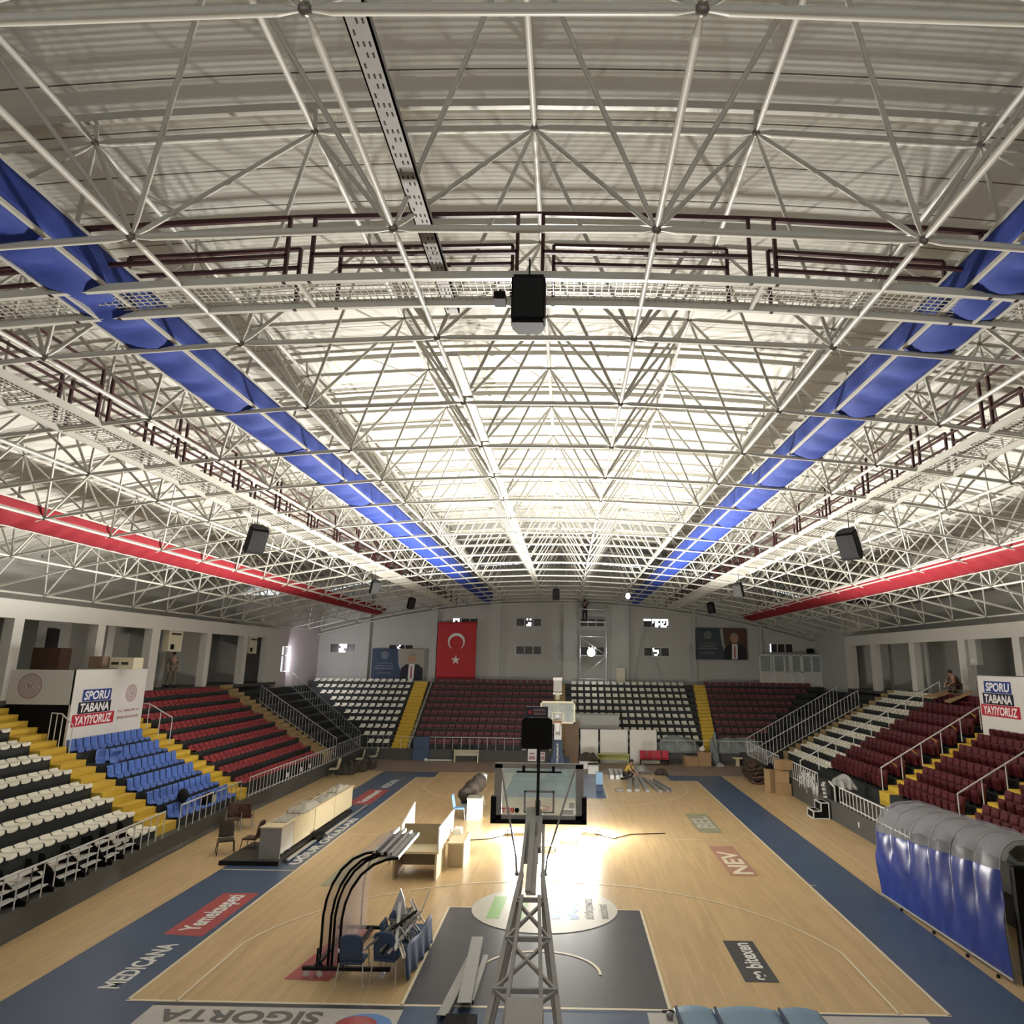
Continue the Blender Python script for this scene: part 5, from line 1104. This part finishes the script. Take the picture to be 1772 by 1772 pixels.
# far end boards, benches, seats
for k, (a, b) in enumerate(((1.36, 2.56), (2.60, 4.42), (4.46, 6.24))):
    t = thing('display_board', 'tall white panel standing at the far stand, %s from the brown board' % ORD[k], 'panel', (0, 0, 0), 0, 'white panels at the far stand'); MB().box(a, b, 31.0, 31.06, 0, 2.0).build('sheet', 'wboard', t); MB().box(a, a+.04, 30.98, 31.08, 0, 2.02).box(b-.04, b, 30.98, 31.08, 0, 2.02).build('edge', 'blackm', t)
crate('brown_board', 'tall brown board leaning beside the far hoop', 'board', .38, 1.32, 30.9, 31.0, 0, 2.4, 'brownboard', [('edge', 'dark', (.45, .47, -.06, -.05, 0, 2.4))])
def bench(label, x0, x1, y, m, h=.45, back=None):
    t = thing('bench', label, 'bench', (0, 0, 0)); MB().box(x0, x1, y-.18, y+.18, h-.04, h).build('seat', m, t)
    for x in (x0+.06, x1-.06): MB().box(x-.03, x+.03, y-.16, y+.16, 0, h-.04).build('leg', m, t)
    MB().box(x0+.06, x1-.06, y+.1, y+.13, h-.35, h-.04).build('apron', m if not back else back, t)
bench('cream low table bench below the flag side railing', -6.45, -4.9, 30.4, 'cream2', .72)
bench('faded lime bench in front of the white panels', 2.4, 4.4, 30.4, 'lime2', .62)
t = thing('linked_seats', 'row of four linked red seats in front of the far kerb', 'seats', (0, 0, 0)); MB().box(5.1, 6.9, 30.6, 30.66, .22, .28).box(5.1, 5.16, 30.5, 30.75, 0, .28).box(6.8, 6.86, 30.5, 30.75, 0, .28).build('beam', 'blackm', t)
for k in range(4):
    x = 5.3+.46*k; o = bpy.data.objects.new('seat_shell', me_red); o = MB().box(x-.2, x+.2, 30.35, 30.75, .33, .38).prism([(30.72, .36), (30.78, .36), (30.86, .78), (30.80, .80)], 'x', x-.2, x+.2).build('seat_shell', 'signred', t)
MB().box(5.15, 6.3, 30.3, 30.34, .08, .28).build('white_board', 'beige', t)
t = thing('gym_mat', 'blue gym mat hung over the far kerb beside the yellow aisle', 'mat', (0, 0, 0)); MB().box(-9.15, -8.15, 31.02, 31.19, 0, 1.4).build('pad', 'blue_floor', t); MB().box(-9.15, -8.15, 31.0, 31.02, .72, .75).build('seam', 'navy', t)
t = thing('white_tube', 'thin white tube lying in front of the far kerb', 'tube', (0, 0, 0)); MB().tube([(-8.2, 30.7, .06), (-6.6, 30.7, .06)], .05, 8).build('body', 'rail', t); MB().ball((-8.25, 30.7, .07), .1).build('end_cap', 'white', t)
for k, (x, w_) in enumerate(((-1.9, .55), (-1.1, .28))): crate('poster_board', ['white notice board leaning behind the shot clock pole', 'small pink notice leaning behind the hoop'][k], 'notice', x, x+w_, 30.95, 31.0, .05, .85 if k == 0 else .6, 'paper', [('print', 'rose', (-w_*.35, w_*.35, -.03, -.026, .1, .3)), ('print', 'rose', (-w_*.3, w_*.3, -.03, -.026, .4, .5))])
crate('white_crate', 'white plastic crate on the floor to the side of the far hoop', 'crate', 1.75, 2.35, 26.6, 27.2, 0, .5, 'white', [('rim', 'galv', (-.32, .32, -.32, .32, .44, .5))])
crate('white_crate', 'upper white crate topped with dark rags near the far hoop', 'crate', 1.3, 2.4, 28.4, 29.1, 0, .45, 'white', [('rim', 'galv', (-.57, .57, -.37, .37, .40, .45))])
sheetlump('rag_heap', 'dark rags heaped on the crates near the far hoop', 'rags', (1.8, 28.8, .45), .6, .35, .35, 'carpet', 81)
t = thing('blue_bollard', 'pale blue padded block standing on the far court', 'pad', (2.15, 21.6, 0), .0); MB().box(-.16, .16, -.12, .12, 0, .85).build('pad', 'ltblue', t); MB().box(-.16, .16, -.125, -.12, .0, .3).build('base_band', 'navy', t)
# profiles around the worker
k = 0
for x0, y0, x1, y1, w_ in ((3.0, 25.0, 3.05, 27.4, .22), (3.3, 25.0, 3.35, 27.4, .2), (3.55, 25.2, 3.6, 27.4, .2)):
    tag(MB().beam((x0, y0, .1), (x1, y1, .1), w_, .2).build('shiny_profile', 'alu'), 'bright aluminium profile lying beside the kneeling worker, %s along' % ORD[k], 'profile', 'aluminium profiles beside the worker'); k += 1
for k, (x0, y0, x1, y1, w_) in enumerate(((3.6, 21.3, 4.0, 25.0, .22), (4.0, 21.4, 4.3, 25.2, .22), (4.5, 21.3, 4.5, 25.4, .2), (5.1, 21.2, 4.7, 25.0, .16), (5.5, 21.3, 4.9, 24.3, .12), (2.95, 21.4, 3.3, 21.5, .2), (5.7, 21.5, 5.2, 24.6, .1))):
    tag(MB().beam((x0, y0, .07), (x1, y1, .07), w_, .12).build('grey_profile', 'galv'), 'grey steel profile spread on the court before the worker, %s along' % ORD[k], 'profile', 'grey steel profiles before the worker')
sheetlump('tool_bag', 'small dark tool bag on the floor behind the profiles', 'bag', (5.9, 26.8, 0), .35, .3, .3, 'carpet', 91)
sheetlump('tool_heap', 'low heap of tools on the floor behind the worker', 'tools', (4.8, 27.9, 0), .5, .5, .3, 'galv', 92)
# mats at the near edge
for k, (a, b) in enumerate(((2.5, 3.2), (3.2, 4.35), (4.35, 5.1))):
    t = thing('gym_mat', 'blue gym mat on the floor below the baseline, %s from the hoop arm' % ORD[k], 'mat', (0, 0, 0), 0, 'blue mats below the baseline')
    def Pm(i, j, a=a, b=b): u, v = i/8, j/6; return (a+.1*(1-v)+(b-a)*u-.0, -1.35+1.3*v, .06+.06*math.sin(math.pi*u)*v)
    solidify(MB().grid(Pm, 8, 6).build('pad', 'blue_floor', t), .05, -1).data.materials[0] = M['mat_blue'] if 'mat_blue' in M else M['blue_floor']
    MB().box(a+.02, a+.06, -1.3, -.1, .06, .13).build('seam', 'navy', t)
tag(MB().prism([(2.3, -.02), (4.0, .0), (4.0, -.05), (2.3, -.10)], 'z', .0, .02).build('rubber_strip', 'dark'), 'dark rubber strip behind the blue mats on the baseline', 'strip')
t = thing('door_stop', 'small grey knob lying on the pale banner decal', 'knob', (2.4, -.30, .0)); MB().ball((0, 0, .06), .07, .07, .06).build('body', 'grey_arm', t); MB().ball((.02, .02, .11), .03).build('cap', 'dark', t)

# ================================================================= PEOPLE
def skinned(name, joints, edges, root, m, parent, sub=1):
    me = bpy.data.meshes.new(name); names = list(joints); me.from_pydata([joints[n][0] for n in names], [(names.index(a), names.index(b)) for a, b in edges], []); me.update(); me.materials.append(M[m])
    o = bpy.data.objects.new(name, me); COL.objects.link(o); o.parent = parent
    s_ = o.modifiers.new('skin', 'SKIN'); s_.use_smooth_shade = True
    if not me.skin_vertices: 
        me.attributes.new('x', 'FLOAT', 'POINT')
    for i, n in enumerate(names):
        r_ = joints[n][1]; me.skin_vertices[0].data[i].radius = (r_, r_) if not isinstance(r_, tuple) else r_; me.skin_vertices[0].data[i].use_root = (n == root)
    sb = o.modifiers.new('sub', 'SUBSURF'); sb.levels = sb.render_levels = sub
    return o
def person(label, loc, rz_, J, top, legs_, hairm='hair'):
    """J: joint name -> position. body is one skin; clothes follow the same joints slightly larger"""
    t = thing('person', label, 'person', loc, rz_)
    rad = dict(pelvis=.125, waist=.11, chest=.135, neck=.05, head0=.07, head=.088, crown=.06)
    for s_ in 'lr': rad.update({s_+'sh': .055, s_+'el': .042, s_+'wr': .028, s_+'ha': .035, s_+'hip': .085, s_+'kn': .06, s_+'an': .04, s_+'to': .035})
    E_ = [('pelvis', 'waist'), ('waist', 'chest'), ('chest', 'neck'), ('neck', 'head0'), ('head0', 'head'), ('head', 'crown')]
    for s_ in 'lr': E_ += [('chest', s_+'sh'), (s_+'sh', s_+'el'), (s_+'el', s_+'wr'), (s_+'wr', s_+'ha'), ('pelvis', s_+'hip'), (s_+'hip', s_+'kn'), (s_+'kn', s_+'an'), (s_+'an', s_+'to')]
    fingers = {}; FE = []
    for s_ in 'lr':
        w0, h0 = V(J[s_+'wr']), V(J[s_+'ha']); d = (h0-w0).normalized(); sd = d.cross(V((0, 0, 1))); sd = sd.normalized() if sd.length > .1 else V((1, 0, 0))
        for q in range(4):
            b_ = h0+sd*(q-1.5)*.018; fingers['%sf%d' % (s_, q)] = (tuple(b_+d*.04), .009); fingers['%sg%d' % (s_, q)] = (tuple(b_+d*(.075-.006*abs(q-1.3))+V((0, 0, -.015))), .008); FE += [(s_+'ha', '%sf%d' % (s_, q)), ('%sf%d' % (s_, q), '%sg%d' % (s_, q))]
        b_ = h0+sd*-.035; fingers[s_+'t0'] = (tuple(b_+d*.01), .010); fingers[s_+'t1'] = (tuple(b_+sd*-.015+d*.035), .009); FE += [(s_+'ha', s_+'t0'), (s_+'t0', s_+'t1')]
    jj = {n: (tuple(J[n]), rad[n]) for n in rad}; jj.update(fingers)
    skinned('body', jj, E_+FE, 'pelvis', 'skin', t, 1)
    sh = {n: (tuple(J[n]), rad[n]+.018) for n in ('pelvis', 'waist', 'chest', 'lsh', 'rsh', 'lel', 'rel')}
    skinned('shirt', sh, [('pelvis', 'waist'), ('waist', 'chest'), ('chest', 'lsh'), ('lsh', 'lel'), ('chest', 'rsh'), ('rsh', 'rel')], 'chest', top, t)
    tr = {n: (tuple(J[n]), rad[n]+.016) for n in ('pelvis', 'lhip', 'rhip', 'lkn', 'rkn', 'lan', 'ran')}
    skinned('trousers', tr, [('pelvis', 'lhip'), ('lhip', 'lkn'), ('lkn', 'lan'), ('pelvis', 'rhip'), ('rhip', 'rkn'), ('rkn', 'ran')], 'pelvis', legs_, t)
    for s_ in 'lr': a, b = V(J[s_+'an']), V(J[s_+'to']); MB().ball(tuple((a+b)/2-V((0, 0, .02))), .055, .13, .05, 10, 6).build('shoe', 'black', t)
    h = V(J['head']); f = V(J['face']).normalized()
    MB().ball(tuple(h-f*.018+V((0, 0, .035))), .094, .10, .095, 14, 9).build('hair', hairm, t)
    MB().ball(tuple(h+f*.096+V((0, 0, -.01))), .014, .02, .022, 8, 5).build('nose', 'skin', t)
    sd = f.cross(V((0, 0, 1))).normalized()
    for q in (-1, 1): MB().ball(tuple(h+f*.084+sd*q*.032+V((0, 0, .015))), .010, .010, .008, 8, 5).build('eye', 'hair', t)
    MB().ball(tuple(h+f*.086+V((0, 0, -.045))), .024, .012, .006, 8, 4).build('mouth', 'rose', t)
    return t
STAND = dict(pelvis=(0,0,.95), waist=(0,0,1.12), chest=(0,0,1.33), neck=(0,0,1.50), head0=(0,-.01,1.56), head=(0,-.02,1.65), crown=(0,-.01,1.72), face=(0,-1,0),
    lsh=(.18,0,1.42), lel=(.25,.03,1.15), lwr=(.24,-.08,.93), lha=(.24,-.11,.86), rsh=(-.18,0,1.42), rel=(-.25,.03,1.15), rwr=(-.24,-.08,.93), rha=(-.24,-.11,.86),
    lhip=(.10,0,.90), lkn=(.13,-.02,.50), lan=(.16,.02,.09), lto=(.17,-.12,.05), rhip=(-.10,0,.90), rkn=(-.12,.03,.50), ran=(-.16,.12,.09), rto=(-.17,-.02,.05))
person('person in khaki clothes standing in the gallery above the red seats', (-19.55, 21.3, 4.64), .9, STAND, 'khaki', 'khaki')
reach = dict(STAND); reach.update(lel=(.25,-.18,1.50), lwr=(.18,-.30,1.72), lha=(.17,-.31,1.79), rel=(-.24,-.16,1.42), rwr=(-.15,-.32,1.60), rha=(-.14,-.34,1.67))
person('person in dark clothes standing high on the access tower at the far wall', (1.85, 38.95, 9.15), math.pi*.9, {k: (v if k == 'face' else (v[0], v[1], v[2]*.97)) for k, v in reach.items()}, 'jeans', 'jeans')
KNEEL = dict(pelvis=(0,.15,.32), waist=(0,.08,.47), chest=(0,-.06,.66), neck=(0,-.16,.80), head0=(0,-.20,.85), head=(0,-.25,.93), crown=(0,-.26,1.0), face=(0,-1,-.5),
    lsh=(.18,-.08,.74), lel=(.24,-.25,.52), lwr=(.16,-.45,.38), lha=(.14,-.50,.33), rsh=(-.18,-.08,.74), rel=(-.24,-.25,.52), rwr=(-.14,-.45,.36), rha=(-.12,-.50,.30),
    lhip=(.10,.12,.30), lkn=(.20,-.28,.46), lan=(.16,-.12,.09), lto=(.17,-.26,.05), rhip=(-.10,.12,.30), rkn=(-.16,-.25,.10), ran=(-.14,.20,.09), rto=(-.14,.30,.05))
person('worker in a yellow top and dark trousers kneeling at the steel profiles', (3.85, 24.9, 0), 1.1, KNEEL, 'shirt', 'jeans')
SQ = dict(KNEEL); SQ.update(rkn=(-.20,-.28,.46), ran=(-.16,-.12,.09), rto=(-.17,-.26,.05))
person('person in brown clothes crouching on the cardboard at the top of the maroon seats', (19.0, 19.6, 4.95), -1.35, SQ, 'brown', 'brown')
for k, (x, y, sx, sy, r) in enumerate(((18.6, 20.2, 1.3, .9, .2), (18.6, 18.6, 1.2, 1.1, -.3))):
    t = thing('cardboard_sheet', ['flattened cardboard sheet under the crouching person', 'flattened cardboard sheet sliding over the top maroon seats'][k], 'cardboard', (x, y, 4.86-.06*k), r)
    o = MB().box(-sx/2, sx/2, -sy/2, sy/2, 0, .02).box(-sx/2, -sx/2+.3, -sy/2, sy/2, .02, .06).build('sheet', 'card', t); o.rotation_euler = (0, -.25-.2*k, 0)
